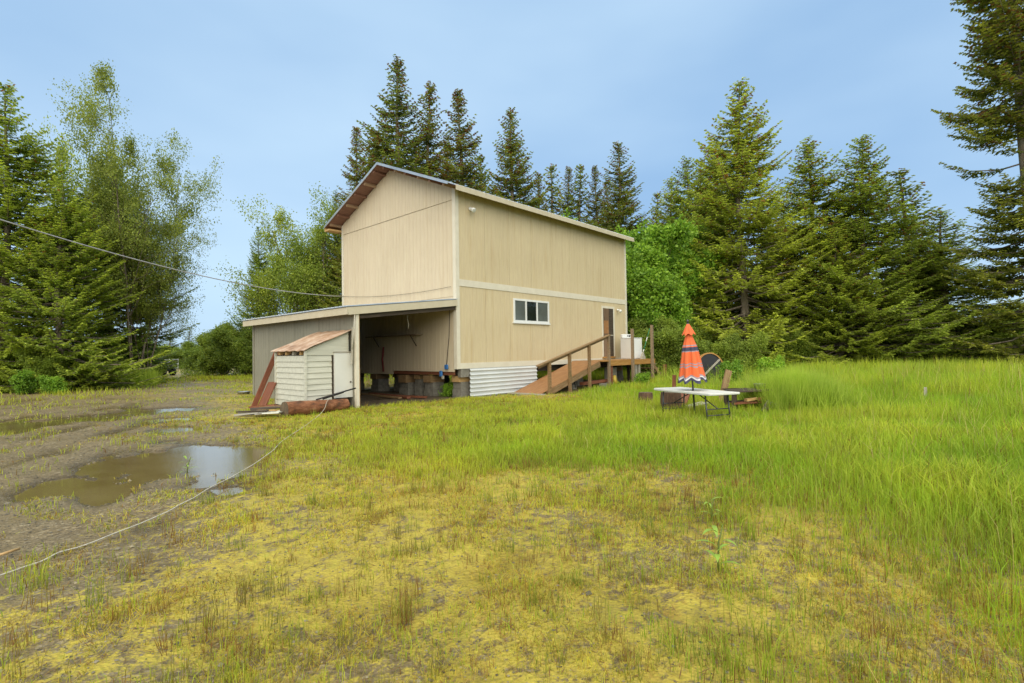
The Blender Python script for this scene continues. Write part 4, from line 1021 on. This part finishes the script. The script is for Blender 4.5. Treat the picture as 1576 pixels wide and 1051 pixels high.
    O, D, S, Ln, Wd, Cl = (np.concatenate(q) for q in (O, D, S, Ln, Wd, Cl))
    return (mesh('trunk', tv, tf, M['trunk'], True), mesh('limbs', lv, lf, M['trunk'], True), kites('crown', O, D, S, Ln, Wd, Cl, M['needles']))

def broadleaf(seed, H, stems, spread, leaf=.10, dens=1.0, col=(.10, .16, .018), col2=(.20, .25, .03), lowest=.25, levels=3, open_=.5, r0=.12, droop=.0, bias=(0, 0), tuft=.30, tilt=.30):
    """multi-stemmed leafy tree or shrub, foot at the origin"""
    g = np.random.default_rng(seed); V = []; F = []; LP = []
    def limb(p, d, L, r, lev):
        n = 5; pts = [p]; q = p.copy(); dd = d.copy()
        for i in range(n):
            dd = nrmz(dd + g.normal(0, .13 + .04 * lev, 3) + np.array([bias[0] * .03, bias[1] * .03, (.10 if lev < 2 else .02) - droop * .1 * lev])); q = q + dd * L / n; pts.append(q)
        rad = [max(.006, r * (1 - .75 * i / n)) for i in range(n + 1)]
        if r > .008:
            v, f = tubev(pts, rad, 7 if lev == 0 else 4, False); o = len(V); V.extend(tuple(x) for x in v); F.extend(tuple(o + i for i in x) for x in f)
        if lev >= levels:
            for i in range(1, n + 1): LP.append((pts[i], L))
            return
        m = {0: int(7 + 5 * dens), 1: int(5 + 3 * dens), 2: int(4 + 2 * dens)}[lev]
        for k in range(m):
            t = (lowest + (1 - lowest) * (k + g.random()) / m) if lev == 0 else .25 + .75 * (k + g.random()) / m
            i = min(n - 1, int(t * n)); fr = t * n - i; b = pts[i] * (1 - fr) + pts[i + 1] * fr
            ax = nrmz(pts[i + 1] - pts[i]); rv = g.normal(0, 1, 3); sd = nrmz(rv - ax * (rv @ ax))
            an = g.uniform(.5, 1.05) * (1.0 if lev else .9 + open_ * .3)
            nd = nrmz(ax * math.cos(an) + sd * math.sin(an) + np.array([0, 0, .12 - droop * .25]))
            ln = {0: H * spread * (1.05 - .62 * t), 1: L * .52, 2: L * .55}[lev] * (g.uniform(.7, 1.2) if lev else g.uniform(.5, 1.45))
            limb(b, nd, ln, rad[i] * .55, lev + 1)
    for s in range(stems):
        a = 6.283 * s / stems + g.uniform(-.4, .4); tl = tilt * g.uniform(.6, 1.3)
        d = nrmz(np.array([math.cos(a) * tl + bias[0] * .12, math.sin(a) * tl + bias[1] * .12, 1.0]))
        limb(np.array([math.cos(a) * .1 * (stems > 1), math.sin(a) * .1 * (stems > 1), -.15]), d, H * (1.0 if s == 0 else g.uniform(.58, .95)), r0 * g.uniform(.7, 1.0), 0)
    P = np.array([q[0] for q in LP]); k = max(2, int(5 * dens))
    P = np.repeat(P, k, 0); n = len(P)
    P = P + g.normal(0, tuft * .45, (n, 3))
    P = P[P[:, 2] > .05]; n = len(P)
    d = nrmz(g.normal(0, 1, (n, 3)) + np.array([0, 0, -.25])); rv = g.normal(0, 1, (n, 3)) + np.array([0, 0, .8]); S = nrmz(np.cross(d, rv))
    hue = np.clip(g.normal(.45, .28, n) + .25 * (P[:, 2] / H - .5), 0, 1)[:, None]
    C = (np.array(col) * (1 - hue) + np.array(col2) * hue) * g.uniform(.8, 1.2, n)[:, None]
    return (mesh('trunk', V, F, M['birch'], True), None, kites('crown', P, d, S, leaf * g.uniform(.7, 1.3, n), leaf * .62 * g.uniform(.8, 1.2, n), C, M['leaves'], .1))

def plant_tree(name, proto, loc, scale, rz, label, cat='tree', group=None, sz=None):
    root = bpy.data.objects.new(name, None); COL.objects.link(root); root.empty_display_size = .3
    root.location = loc; root.rotation_euler = (0, 0, rz); e_ = .10 * math.sin(rz * 7.3 + loc[0]); root.scale = (scale * (1 + e_), scale * (1 - e_), sz or scale)
    tag(root, label, cat, group)
    tr = bpy.data.objects.new('trunk', proto[0]); COL.objects.link(tr); tr.parent = root
    if proto[1]:
        lm = bpy.data.objects.new('limbs', proto[1]); COL.objects.link(lm); lm.parent = root
    cr_ = bpy.data.objects.new('crown', proto[2]); COL.objects.link(cr_); cr_.parent = root
    return root
PH = {}
def tree_px(name, proto, H, px, depth, ytop, rz, label, cat='tree', group=None, wide=1.0):
    p = at(px, depth); h = top_z(ytop, px, depth)
    if proto[2].name not in PH: PH[proto[2].name] = tuple(max((v.co for v in proto[2].vertices), key=lambda c: c.z))
    ax, ay, az = PH[proto[2].name]; s = h / az
    if math.hypot(ax, ay) > .6 and cat == 'tree':        # crooked trees: their top, not their foot, stands on the picture column
        k = s * wide; p = p - np.array([ax * math.cos(rz) - ay * math.sin(rz), ax * math.sin(rz) + ay * math.cos(rz), 0]) * k
    return plant_tree(name, proto, (p[0], p[1], -.05), s * wide, rz, label, cat, group, s)

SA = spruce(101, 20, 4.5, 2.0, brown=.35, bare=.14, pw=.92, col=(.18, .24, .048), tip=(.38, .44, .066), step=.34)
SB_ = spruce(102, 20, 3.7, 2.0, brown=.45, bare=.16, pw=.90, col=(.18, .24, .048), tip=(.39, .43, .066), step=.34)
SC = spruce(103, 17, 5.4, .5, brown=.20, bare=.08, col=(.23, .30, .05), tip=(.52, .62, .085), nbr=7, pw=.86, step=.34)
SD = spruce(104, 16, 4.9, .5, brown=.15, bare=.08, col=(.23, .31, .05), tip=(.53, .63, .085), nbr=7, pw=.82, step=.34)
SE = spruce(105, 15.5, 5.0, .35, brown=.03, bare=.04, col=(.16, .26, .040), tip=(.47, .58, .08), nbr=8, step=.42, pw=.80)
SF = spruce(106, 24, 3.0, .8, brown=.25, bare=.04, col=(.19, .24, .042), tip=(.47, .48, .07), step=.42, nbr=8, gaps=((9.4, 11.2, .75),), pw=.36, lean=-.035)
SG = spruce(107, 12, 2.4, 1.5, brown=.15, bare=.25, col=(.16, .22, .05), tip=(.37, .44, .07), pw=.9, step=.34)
row = 'spruces rising behind the tan house'
for i, (px, dp, yt, pr, rz, lab, wd) in enumerate([
    (551, 37, 190, SB_, .3, 'short narrow spruce at the gable end of the row behind the house', 1.0),
    (618, 34, 80, SA, 1.1, 'tallest spruce rising behind the peak of the tan house roof', 1.05),
    (664, 36, 120, SB_, 2.2, 'slender brown-tinged spruce beside the tallest one behind the roof', 1.05),
    (713, 35, 130, SB_, 4.0, 'slender greener spruce third along the roof behind the house', 1.1),
    (791, 33, 160, SA, 3.1, 'broad spruce standing alone behind the middle of the roof', 1.10)]):
    tree_px('spruce_tree', pr, 20, px, dp, yt, rz, lab, group=row, wide=wd)
for i, (px, yt, dp, rz) in enumerate([(832, 262, 43, .6), (852, 250, 44, .1), (878, 253, 46, 1.3), (898, 248, 45, 2.2), (922, 250, 44, 3.6), (745, 235, 42, 5.0), (690, 215, 43, 1.9), (583, 195, 42, 2.9), (940, 275, 47, 4.4)]):
    tree_px('spruce_tree', SG if i % 2 else SB_, 12 if i % 2 else 20, px, dp, yt, rz, 'small pointed spruce in the far row over the low end of the roof' if px > 800 else 'spruce half hidden in the gaps behind the roof peak', group='small far spruces behind the house')
tree_px('spruce_tree', SA, 20, 957, 36, 212, 5.2, 'dark spruce with wide-set boughs behind the low end of the roof', wide=1.15)
rgt = 'spruces along the right edge of the grass'
tree_px('spruce_tree', SC, 17, 1145, 29.5, 118, .4, 'tall open-topped spruce standing behind the cable reel', group=rgt, wide=1.05)
tree_px('spruce_tree', SC, 17, 1105, 33, 212, 3.4, 'lower brownish spruce close behind the tall open-topped one', group=rgt, wide=.9)
tree_px('spruce_tree', SD, 16, 1252, 30.5, 208, 1.3, 'pointed spruce between the tall open-topped spruce and the bushy one', group=rgt, wide=1.25)
tree_px('spruce_tree', SD, 16, 1335, 28.5, 203, 2.9, 'dense bushy spruce with boughs sweeping into the tall grass', group=rgt, wide=1.3)
tree_px('spruce_tree', SD, 16, 1292, 27.5, 345, 4.0, 'low bright spruce with sweeping boughs before the pointed spruce', group=rgt, wide=1.5)
tree_px('spruce_tree', SD, 16, 1455, 29, 318, 5.2, 'low spreading spruce under the boughs of the giant spruce', group=rgt, wide=1.6)
tree_px('spruce_tree', SG, 12, 1396, 31, 258, 4.4, 'thin sparse spruce leaning against the bushy one', group=rgt, wide=1.6)
tree_px('spruce_tree', SD, 16, 1415, 35, 330, .9, 'lower spruce filling the gap before the giant spruce', group=rgt, wide=1.2)
p = at(1600, 23.5)
plant_tree('spruce_tree', SF, (p[0], p[1], -.05), 1.0, .0 + math.atan2(R_[1], R_[0]), 'giant spruce with a bare pale upper trunk at the end of the grass', 'tree', rgt)
for i, (px, yt, dp, rz) in enumerate([(1065, 236, 42, 0), (1085, 238, 44, 2), (1038, 268, 45, 4), (1015, 292, 47, 1), (1200, 300, 40, 2.6), (1290, 320, 42, 5.5)]):
    tree_px('spruce_tree', SG if i % 2 else SD, 12 if i % 2 else 16, px, dp, yt, rz, 'far green spruce showing in the gaps between the nearer spruces', group='far spruces in the gaps on the right')
# left side
lft = 'spruces beside the driveway'
tree_px('spruce_tree', SE, 15.5, 8, 25.0, 120, .5, 'dense dark spruce with a pointed top beside the gravel driveway', group=lft, wide=1.0)
tree_px('spruce_tree', SE, 15.5, 92, 24.5, 250, 2.1, 'bright bough-layered spruce with branches down to the driveway', group=lft, wide=1.15)
tree_px('spruce_tree', SE, 15.5, 165, 30.5, 225, 3.9, 'dark spruce with long level boughs behind the birch', group=lft, wide=1.05)
tree_px('spruce_tree', SE, 15.5, -95, 25, 150, 1.2, 'spruce at the driveway edge beyond the pointed dark one', group=lft, wide=1.0)
BA = broadleaf(201, 16, 4, .30, leaf=.125, dens=1.0, col=(.22, .29, .05), col2=(.43, .48, .085), lowest=.25, r0=.10, tuft=.34, tilt=.20)
BB = broadleaf(202, 10, 4, .36, leaf=.135, dens=.95, col=(.22, .32, .04), col2=(.46, .54, .08), lowest=.18, r0=.10, tuft=.42, tilt=.26)
BC = broadleaf(203, 7, 6, .34, leaf=.17, dens=1.0, col=(.12, .27, .030), col2=(.34, .54, .058), lowest=.08, r0=.09, tuft=.30)
BD = broadleaf(204, 4.2, 7, .36, leaf=.13, dens=1.0, col=(.17, .26, .04), col2=(.34, .43, .065), lowest=.05, r0=.06, tuft=.32)
BE = broadleaf(205, 1.2, 6, .40, leaf=.10, dens=.6, col=(.15, .32, .032), col2=(.32, .50, .055), lowest=.05, r0=.02, tuft=.14, levels=2)
tree_px('birch_tree', BA, 16, 142, 27.5, 92, 2.9, 'tall airy birch with sparse small leaves above the driveway spruces', wide=.86)
p = at(225, 30)
plant_tree('birch_tree', BA, (p[0], p[1], -.05), .52, 2.2, 'lower airy birch reaching out over the driveway', 'tree', None, .66)
tree_px('birch_tree', BB, 10, 75, 30, 165, 4.0, 'leafy birch stem between the dark spruce and the tall birch', wide=.55)
tree_px('leafy_tree', BB, 10, 405, 37, 290, 4.2, 'leafy tree with open fork behind the low end of the carport roof', wide=.92)
tree_px('leafy_tree', BB, 10, 492, 36, 275, 5.4, 'leafy tree with pale forked stems close to the gable eave', wide=.85)
tree_px('spruce_tree', SE, 15.5, 398, 41, 345, .9, 'broad spruce behind the forked leafy tree beyond the carport', wide=.62)
tree_px('spruce_tree', SD, 15.5, 520, 40, 290, 1.9, 'dark spruce showing behind the gable wall and carport roof', wide=.8)
tree_px('alder_tree', BC, 7, 1000, 29.5, 332, .3, 'bright green alder bush pressed against the far corner of the house', wide=1.05)
tree_px('alder_tree', BC, 7, 1052, 30, 372, 2.3, 'lower bright alder between the house and the tall spruce', wide=1.0)
tree_px('alder_tree', BC, 7, 955, 33, 345, 4.1, 'bright alder just showing over the far wall of the house', wide=1.0)
tree_px('leafy_tree', BB, 10, 1098, 35, 258, 5.0, 'pale young leafy tree in front of the tall open-topped spruce', wide=.8)
tree_px('alder_tree', BC, 7, 880, 38, 318, 1.0, 'small bright leafy tree over the middle of the roof', wide=.8)
shg = 'low shrubs beside the driveway and under the trees'
for px, dp, yt, rz, pr, H, lab, wd in [
    (345, 41, 488, .4, BD, 4.2, 'rounded green shrub beyond the carport along the driveway', 1.2),
    (312, 45, 520, 2.0, BD, 4.2, 'smaller rounded shrub at the bend of the driveway', 1.2),
    (385, 38, 500, 3.0, BD, 4.2, 'shrub tucked behind the grey end of the carport', 1.1),
    (205, 40, 508, 1.1, BD, 4.2, 'shrub hiding the back of the quad bike', 1.1),
    (235, 60, 528, 5.1, BD, 4.2, 'far shrub behind the pipe gate', 1.6), (265, 66, 530, 2.1, BD, 4.2, 'low far shrub seen over the pipe gate', 1.8), (180, 30, 530, 4.1, BD, 4.2, 'low shrub under the boughs of the driveway spruce', 1.2),
    (1020, 25.5, 478, 1.4, BD, 4.2, 'dark leafy shrub behind the deck steps', 1.1), (1065, 25, 500, 3.3, BD, 4.2, 'leafy shrub behind the orange umbrella', 1.1),
    (1130, 24, 505, 5.0, BD, 4.2, 'leafy shrub overhanging the cable reel', 1.0)]:
    tree_px('shrub', pr, H, px, dp, yt, rz, lab, 'shrub', shg, wd)
for i, px in enumerate(range(960, 1640, 52)):
    dp = 31 + 3 * math.sin(i * 2.1); p = at(px, dp)
    plant_tree('shrub', BD, (p[0], p[1], -.05), .62 + .2 * math.sin(i * 1.3), i * 1.1, 'low dark shrub in the shade under the grass-edge spruces', 'shrub', 'understory shrubs under the spruces')
for i, (px, dp) in enumerate([(-40, 26), (30, 24.5), (75, 23.5), (130, 25.5), (60, 29), (-20, 31), (110, 31)]):
    p = at(px, dp); plant_tree('shrub', BD, (p[0], p[1], -.05), .5 + .12 * math.sin(i * 1.7), i * 1.3, 'low dark shrub in the shade under the driveway spruces', 'shrub', 'understory shrubs under the driveway spruces')
for px, dp, s, lab in [(40, 22.0, .9, 'leafy weed clump under the lowest spruce bough by the driveway'), (85, 21.6, .7, 'small leafy weed clump at the gravel edge under the spruce'), (688, 17.2, .42, 'leafy weed at the corner pier of the house'),
                       (985, 21.0, .5, 'leafy weed by the foot of the deck post'), (1120, 20, .9, 'tall leafy weed in front of the cable reel'), (1180, 21, 1.0, 'tall leafy weed in the long grass under the spruces'), (1205, 11.9, .5, 'leafy weed in the grass mound beside the pallet bench'), (1250, 11.6, .45, 'leafy weed at the front of the grass mound')]:
    p = at(px, dp); plant_tree('weed_clump', BE, (p[0], p[1], -.02), s, px * .1, lab, 'weed')
# distant wood closing the horizon
for i, px in enumerate([230, 262, 292, 330, 200, 168]):
    tree_px('spruce_tree', SG, 12, px, 120 + 13 * math.sin(i * 2), 505 + 12 * math.sin(i * 3.1), i, 'tiny distant spruce beyond the pipe gate', group='distant spruces beyond the gate', wide=1.8)

# ------------------------------------------------------------------ grass, moss, pebbles
def polar(n, r0, r1, pw, half=.98):
    u = rng.random(n); e = 2 - pw
    r = (r0 ** e + u * (r1 ** e - r0 ** e)) ** (1 / e); a = YAW + rng.uniform(-half, half, n)
    return CAM[0] + r * np.cos(a), CAM[1] + r * np.sin(a), r
def blocked(x, y):
    b = (x > -LD) & (x < HL) & (y > -.05) & (y < HW)
    b |= (x > SX0) & (x < SX1) & (y > SY0) & (y < SY1)
    b |= (x > -6.5) & (x < -4.9) & (y > -.05) & (y < 1.3)
    b |= (x > 2.35) & (x < 10.4) & (y > -1.5) & (y < 0)
    return b
def blades(name, x, y, h, w, c0, c1, lab, lean=.35, cat='grass', curve=.5, simple=False):
    n = len(x); z = gz(x, y) - .01; a = rng.uniform(0, 6.283, n); la = rng.normal(0, 1, n) * 1.2
    dx, dy = np.cos(a), np.sin(a); ln = np.abs(rng.normal(0, lean, n)) * h
    lx, ly = np.cos(a + 1.2 + la), np.sin(a + 1.2 + la)
    B = np.stack([x, y, z], 1); sd = np.stack([dx, dy, np.zeros(n)], 1) * (w / 2)[:, None]
    ld = np.stack([lx, ly, np.zeros(n)], 1)
    tip = B + ld * ln[:, None] * 1.3 + np.array([0, 0, 1.0]) * (h * (1 - .18 * np.minimum(1.5, ln / (h + 1e-6))))[:, None]
    nr = np.zeros(n, bool) if simple else np.hypot(x - CAM[0], y - CAM[1]) < 11
    f = ~nr
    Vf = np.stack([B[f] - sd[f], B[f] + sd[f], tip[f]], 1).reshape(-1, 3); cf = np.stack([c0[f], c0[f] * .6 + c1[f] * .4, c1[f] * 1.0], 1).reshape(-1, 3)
    tf_ = np.arange(f.sum())[:, None] * 3 + np.array([[0, 1, 2]])
    B, sd, ld, ln, h, tip, c0, c1 = (q[nr] for q in (B, sd, ld, ln, h, tip, c0, c1))
    mid = B + ld * (ln * (1 - curve))[:, None] * .6 + np.array([0, 0, 1.0]) * (h * .58)[:, None]
    V = np.stack([B - sd, B + sd, mid + sd * .75, mid - sd * .75, tip], 1).reshape(-1, 3)
    i = np.arange(len(B))[:, None] * 5 + len(Vf)
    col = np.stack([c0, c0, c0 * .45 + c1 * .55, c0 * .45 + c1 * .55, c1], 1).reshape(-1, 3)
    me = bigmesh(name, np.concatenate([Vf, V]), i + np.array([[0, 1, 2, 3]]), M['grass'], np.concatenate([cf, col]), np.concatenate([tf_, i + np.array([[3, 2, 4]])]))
    return tag(link(bpy.data.objects.new(name, me)), lab, cat, None, 'stuff')
def lerp(a, b, t): return np.array(a) * (1 - t)[:, None] + np.array(b) * t[:, None]

# lawn and meadow grass
x, y, r = polar(640000, 1.7, 44, 1.45)
G, Mo, Hh = cover(x, y)
pn = fbm(x * .9, y * .9, 51, 4); pf = fbm(x * 3.5, y * 3.5, 57, 3)
dens = np.clip(G * 1.15 + (pn - .5) * 1.5 * (1 - np.abs(G - .5)) + (pf - .5) * .7 * (G < .8), 0, 1) ** 1.3
keep = (rng.random(len(x)) < dens) & ~blocked(x, y) & (gz(x, y) > WATER + .004)
x, y, r, Hh, pn, G = x[keep], y[keep], r[keep], Hh[keep], pn[keep], G[keep]
n = len(x); h = Hh * (.40 + 1.2 * pn) * rng.uniform(.45, 1.15, n) + .02; w = np.maximum(.0038, .00105 * r) * rng.uniform(.7, 1.3, n) * (1 + .4 * (h > .3))
t = np.clip(rng.normal(.5, .25, n) + (pn - .5) * 2.0 + (fbm(x * .25, y * .25, 141, 2) - .5) * 1.2, 0, 1)
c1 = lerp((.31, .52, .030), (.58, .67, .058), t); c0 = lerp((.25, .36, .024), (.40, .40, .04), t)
dry = rng.random(n) < .05; c1[dry] = (.40, .34, .12)
red = (rng.random(n) < .11 * np.clip(1.3 - G, 0, 1)); c0[red] = (.20, .085, .025); c1[red] = lerp((.26, .15, .035), (.30, .26, .04), rng.random(red.sum()))
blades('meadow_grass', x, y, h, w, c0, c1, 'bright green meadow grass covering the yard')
print('grass', n)

# tall seeding grass under the trees and round the bench heap
px_ = rng.uniform(1010, 1640, 26000); dp_ = rng.uniform(19, 31, 26000)
q = CAM[:2] + (np.stack([_f[0] + R_[0] * (px_ - 788) / FPX, _f[1] + R_[1] * (px_ - 788) / FPX], 1)) * dp_[:, None]
k = rng.random(26000) < np.clip((dp_ - 17) / 6, 0, 1) * np.clip((px_ - 960) / 120, .25, 1) * (fbm(q[:, 0] * .7, q[:, 1] * .7, 91, 3) > .36); q = q[k]
mc = gp(1234, 634); ma = np.clip(rng.normal(0, .42, 15000), -.80, 1.3); mb = rng.normal(.40, .38, 15000)
mq = np.stack([mc[0] + ex[0] * ma + ey[0] * mb, mc[1] + ex[1] * ma + ey[1] * mb], 1)
lq = np.concatenate([np.stack([at(a, d)[:2] for a, d in zip(rng.uniform(180, 241, 9000), rng.uniform(26.5, 37, 9000))])])
q = np.concatenate([q, mq, lq]); x, y = q[:, 0], q[:, 1]; kk = ~blocked(x, y); x, y = x[kk], y[kk]; n = len(x)
md = np.exp(-(np.hypot(x - mc[0] - ey[0] * .4, y - mc[1] - ey[1] * .4) / .75) ** 2)
r = np.hypot(x - CAM[0], y - CAM[1]); h = rng.uniform(.35, .95, n) * (.75 + .5 * fbm(x, y, 71, 3)) * (1 + .15 * md); w = np.maximum(.007, .0011 * r) * rng.uniform(.7, 1.4, n)
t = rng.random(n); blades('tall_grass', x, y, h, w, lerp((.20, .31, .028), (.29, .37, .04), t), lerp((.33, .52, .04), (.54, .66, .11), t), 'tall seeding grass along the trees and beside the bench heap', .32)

sx_, sy_, sr_ = polar(5200, 2.2, 24, 1.0); G, Mo, Hh = cover(sx_, sy_); k = (rng.random(len(sx_)) < G * .6) & (Hh > .12) & ~blocked(sx_, sy_); sx_, sy_, sr_, Hh = sx_[k], sy_[k], sr_[k], Hh[k]; n = len(sx_)
t = rng.random(n); blades('seed_stalks', sx_, sy_, (Hh * rng.uniform(1.1, 1.9, n) + .05), np.maximum(.003, .0009 * sr_), lerp((.30, .34, .05), (.42, .34, .12), t), lerp((.50, .52, .14), (.62, .50, .25), t), 'pale seed stalks standing above the meadow grass', .30)

# tufts of rushes with reddish feet on the mossy gravel
tx, ty, tr = polar(1500, 2.0, 15, 1.2)
G, Mo, Hh = cover(tx, ty); k = (rng.random(len(tx)) < np.clip(.15 + Mo * 1.1 - .15 * (G > .8), 0, 1)) & ~blocked(tx, ty) & (gz(tx, ty) > WATER) & (Mo > .26); tx, ty = tx[k], ty[k]
hand = [gp(423, 915), gp(345, 985), gp(360, 1000), gp(325, 960), gp(812, 862), gp(575, 800), gp(150, 930), gp(70, 940), gp(625, 950), gp(885, 895), gp(1060, 770), gp(930, 880), gp(60, 905), gp(1395, 880), gp(1180, 990), gp(1250, 960), gp(1400, 985)]
big = np.array([1.0] * len(tx) + [2.2] * len(hand)); tx = np.concatenate([tx, [q[0] for q in hand]]); ty = np.concatenate([ty, [q[1] for q in hand]])
m = (14 * big * rng.uniform(.6, 1.4, len(tx))).astype(int) + 5
x = np.repeat(tx, m); y = np.repeat(ty, m); bg_ = np.repeat(big, m); hb = np.repeat(rng.uniform(.07, .20, len(tx)) * (1 + .5 * (big > 1)), m); tn = np.repeat(rng.random(len(tx)), m); n = len(x)
x = x + rng.normal(0, .035, n) * bg_ ** .7; y = y + rng.normal(0, .035, n) * bg_ ** .7; r = np.hypot(x - CAM[0], y - CAM[1])
c0 = lerp((.23, .09, .035), (.17, .20, .025), np.clip(tn * 1.3 - .15, 0, 1)); c1 = lerp((.40, .28, .07), (.27, .39, .035), np.clip(tn + rng.normal(0, .2, n), 0, 1))
blades('rush_tufts', x, y, hb * rng.uniform(.5, 1.25, n), np.maximum(.003, .0009 * r), c0, c1, 'scattered grass tufts with reddish stems on the mossy gravel', .30)

# moss pile: very short fuzzy blades
x, y, r = polar(480000, 1.7, 17, 1.35)
G, Mo, Hh = cover(x, y); pn = fbm(x * 2.6, y * 2.6, 81, 4)
k = (rng.random(len(x)) < np.clip((Mo + (pn - .5) * 1.5 - .30) * 2.2, 0, 1)) & ~blocked(x, y) & (gz(x, y) > WATER + .002); x, y, r, pn = x[k], y[k], r[k], pn[k]; n = len(x)
t = np.clip(rng.normal(.5, .3, n) + (fbm(x * .8, y * .8, 87, 3) - .5) * 1.6, 0, 1)
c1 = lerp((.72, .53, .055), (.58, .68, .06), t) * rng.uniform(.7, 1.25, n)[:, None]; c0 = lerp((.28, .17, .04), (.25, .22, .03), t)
pc = fbm(x * 5.5, y * 5.5, 131, 3); c1 *= (.62 + .8 * pc)[:, None]; cl = rng.random(n) + (pc - .5) * .5; c1[cl < .12] = (.36, .15, .05); c1[(cl > .12) & (cl < .30)] = (.22, .24, .035); c1[cl > .93] = (.60, .52, .20)
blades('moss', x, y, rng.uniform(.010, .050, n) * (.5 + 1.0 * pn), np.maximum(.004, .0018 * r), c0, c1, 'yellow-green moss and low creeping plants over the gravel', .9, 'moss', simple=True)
print('moss', n)

# dry straw lying about
x, y, r = polar(7000, 1.8, 12, 1.1); G, Mo, Hh = cover(x, y); k = (Mo > .25) & (gz(x, y) > WATER) & ~blocked(x, y); x, y = x[k], y[k]; n = len(x); a = rng.uniform(0, 6.28, n)
z = gz(x, y) + .012; l = rng.uniform(.03, .12, n); o = np.stack([x, y, z], 1); d = np.stack([np.cos(a), np.sin(a), rng.normal(0, .15, n)], 1)
me = kites('dry_straw', o, nrmz(d), np.stack([-np.sin(a), np.cos(a), np.zeros(n)], 1), l, np.full(n, .006), lerp((.34, .25, .10), (.22, .12, .045), rng.random(n)), M['grass'])
tag(link(bpy.data.objects.new('dry_straw', me)), 'dry straw and dead stems scattered on the ground', 'straw', None, 'stuff')

# pebbles
x, y, r = polar(90000, 1.8, 22, 1.5); G, Mo, Hh = cover(x, y)
k = (rng.random(len(x)) < np.clip(1.15 - Mo * 1.75 - G * .3, .10, 1)) & ~blocked(x, y); x, y, r = x[k], y[k], r[k]; n = len(x)
s = (rng.gamma(2.0, .0024, n) + .0035) * np.clip(.6 + r * .05, .6, 1.5); a = rng.uniform(0, 6.28, n)
oc = np.array([(1, 0, 0), (0, 1, 0), (-1, 0, 0), (0, -1, 0), (0, 0, 1)], float)
sx = s * rng.uniform(.7, 1.4, n); sy = s * rng.uniform(.7, 1.2, n); szz = s * rng.uniform(.35, .7, n)
lx = oc[None, :, 0] * sx[:, None]; ly = oc[None, :, 1] * sy[:, None]
V = np.stack([x[:, None] + lx * np.cos(a)[:, None] - ly * np.sin(a)[:, None], y[:, None] + lx * np.sin(a)[:, None] + ly * np.cos(a)[:, None], gz(x, y)[:, None] + oc[None, :, 2] * szz[:, None] + szz[:, None] * .3], 2).reshape(-1, 3)
T = np.array([(0, 1, 4), (1, 2, 4), (2, 3, 4), (3, 0, 4)])
c = lerp((.085, .068, .040), (.36, .295, .185), rng.random(n) ** 1.5)
me = bigmesh('pebbles', V, None, M['pebble'], np.repeat(c, 5, 0), (np.arange(n)[:, None, None] * 5 + T[None]).reshape(-1, 3), smooth=True)
tag(link(bpy.data.objects.new('pebbles', me)), 'wet grey pebbles of the gravel driveway', 'gravel', None, 'stuff')

# broad-leaved plants
def broad_plant(p, h, nl, lab, col=(.10, .20, .02)):
    t = thing('broadleaf_plant', (p[0], p[1], 0), lab, 'plant'); z0 = float(gz(p[0], p[1]))
    tube('stem', [(p[0], p[1], z0 - .03), (p[0] + .02, p[1], z0 + h * .6), (p[0] + .05, p[1] - .02, z0 + h)], [.008, .006, .003], M['stem'], t, 6)
    for k in range(nl):
        a = k * 2.4 + p[0]; L = h * rnd.uniform(.35, .6); zb = z0 + h * (.15 + .8 * k / nl); V = []; F = []
        for i in range(6):
            s = i / 5; w = .10 * L * math.sin(math.pi * min(.98, s * .92 + .06)); rr = L * s; zz = zb + L * (.75 * s - .62 * s * s)
            for sg in (-1, 0, 1): V.append((p[0] + math.cos(a) * rr - math.sin(a) * w * sg, p[1] + math.sin(a) * rr + math.cos(a) * w * sg, zz + .15 * w * abs(sg)))
        for i in range(5):
            for j in (0, 1): F.append((3 * i + j, 3 * i + j + 1, 3 * i + j + 4, 3 * i + j + 3))
        obj('leaf', V, F, M['leafplant'], t, smooth=True)
M['stem'] = plain('plant_stem', (.14, .17, .03), .6); M['leafplant'] = plain('plant_leaf', (.24, .36, .035), .5)
broad_plant(gp(287, 722), .24, 8, 'green leafy plant growing out of the puddle')
broad_plant(gp(1105, 880), .30, 8, 'tall broad-leaved plant with drooping leaves in the thin grass')
broad_plant(gp(1095, 800), .22, 6, 'small broad-leaved plant at the edge of the dense grass')
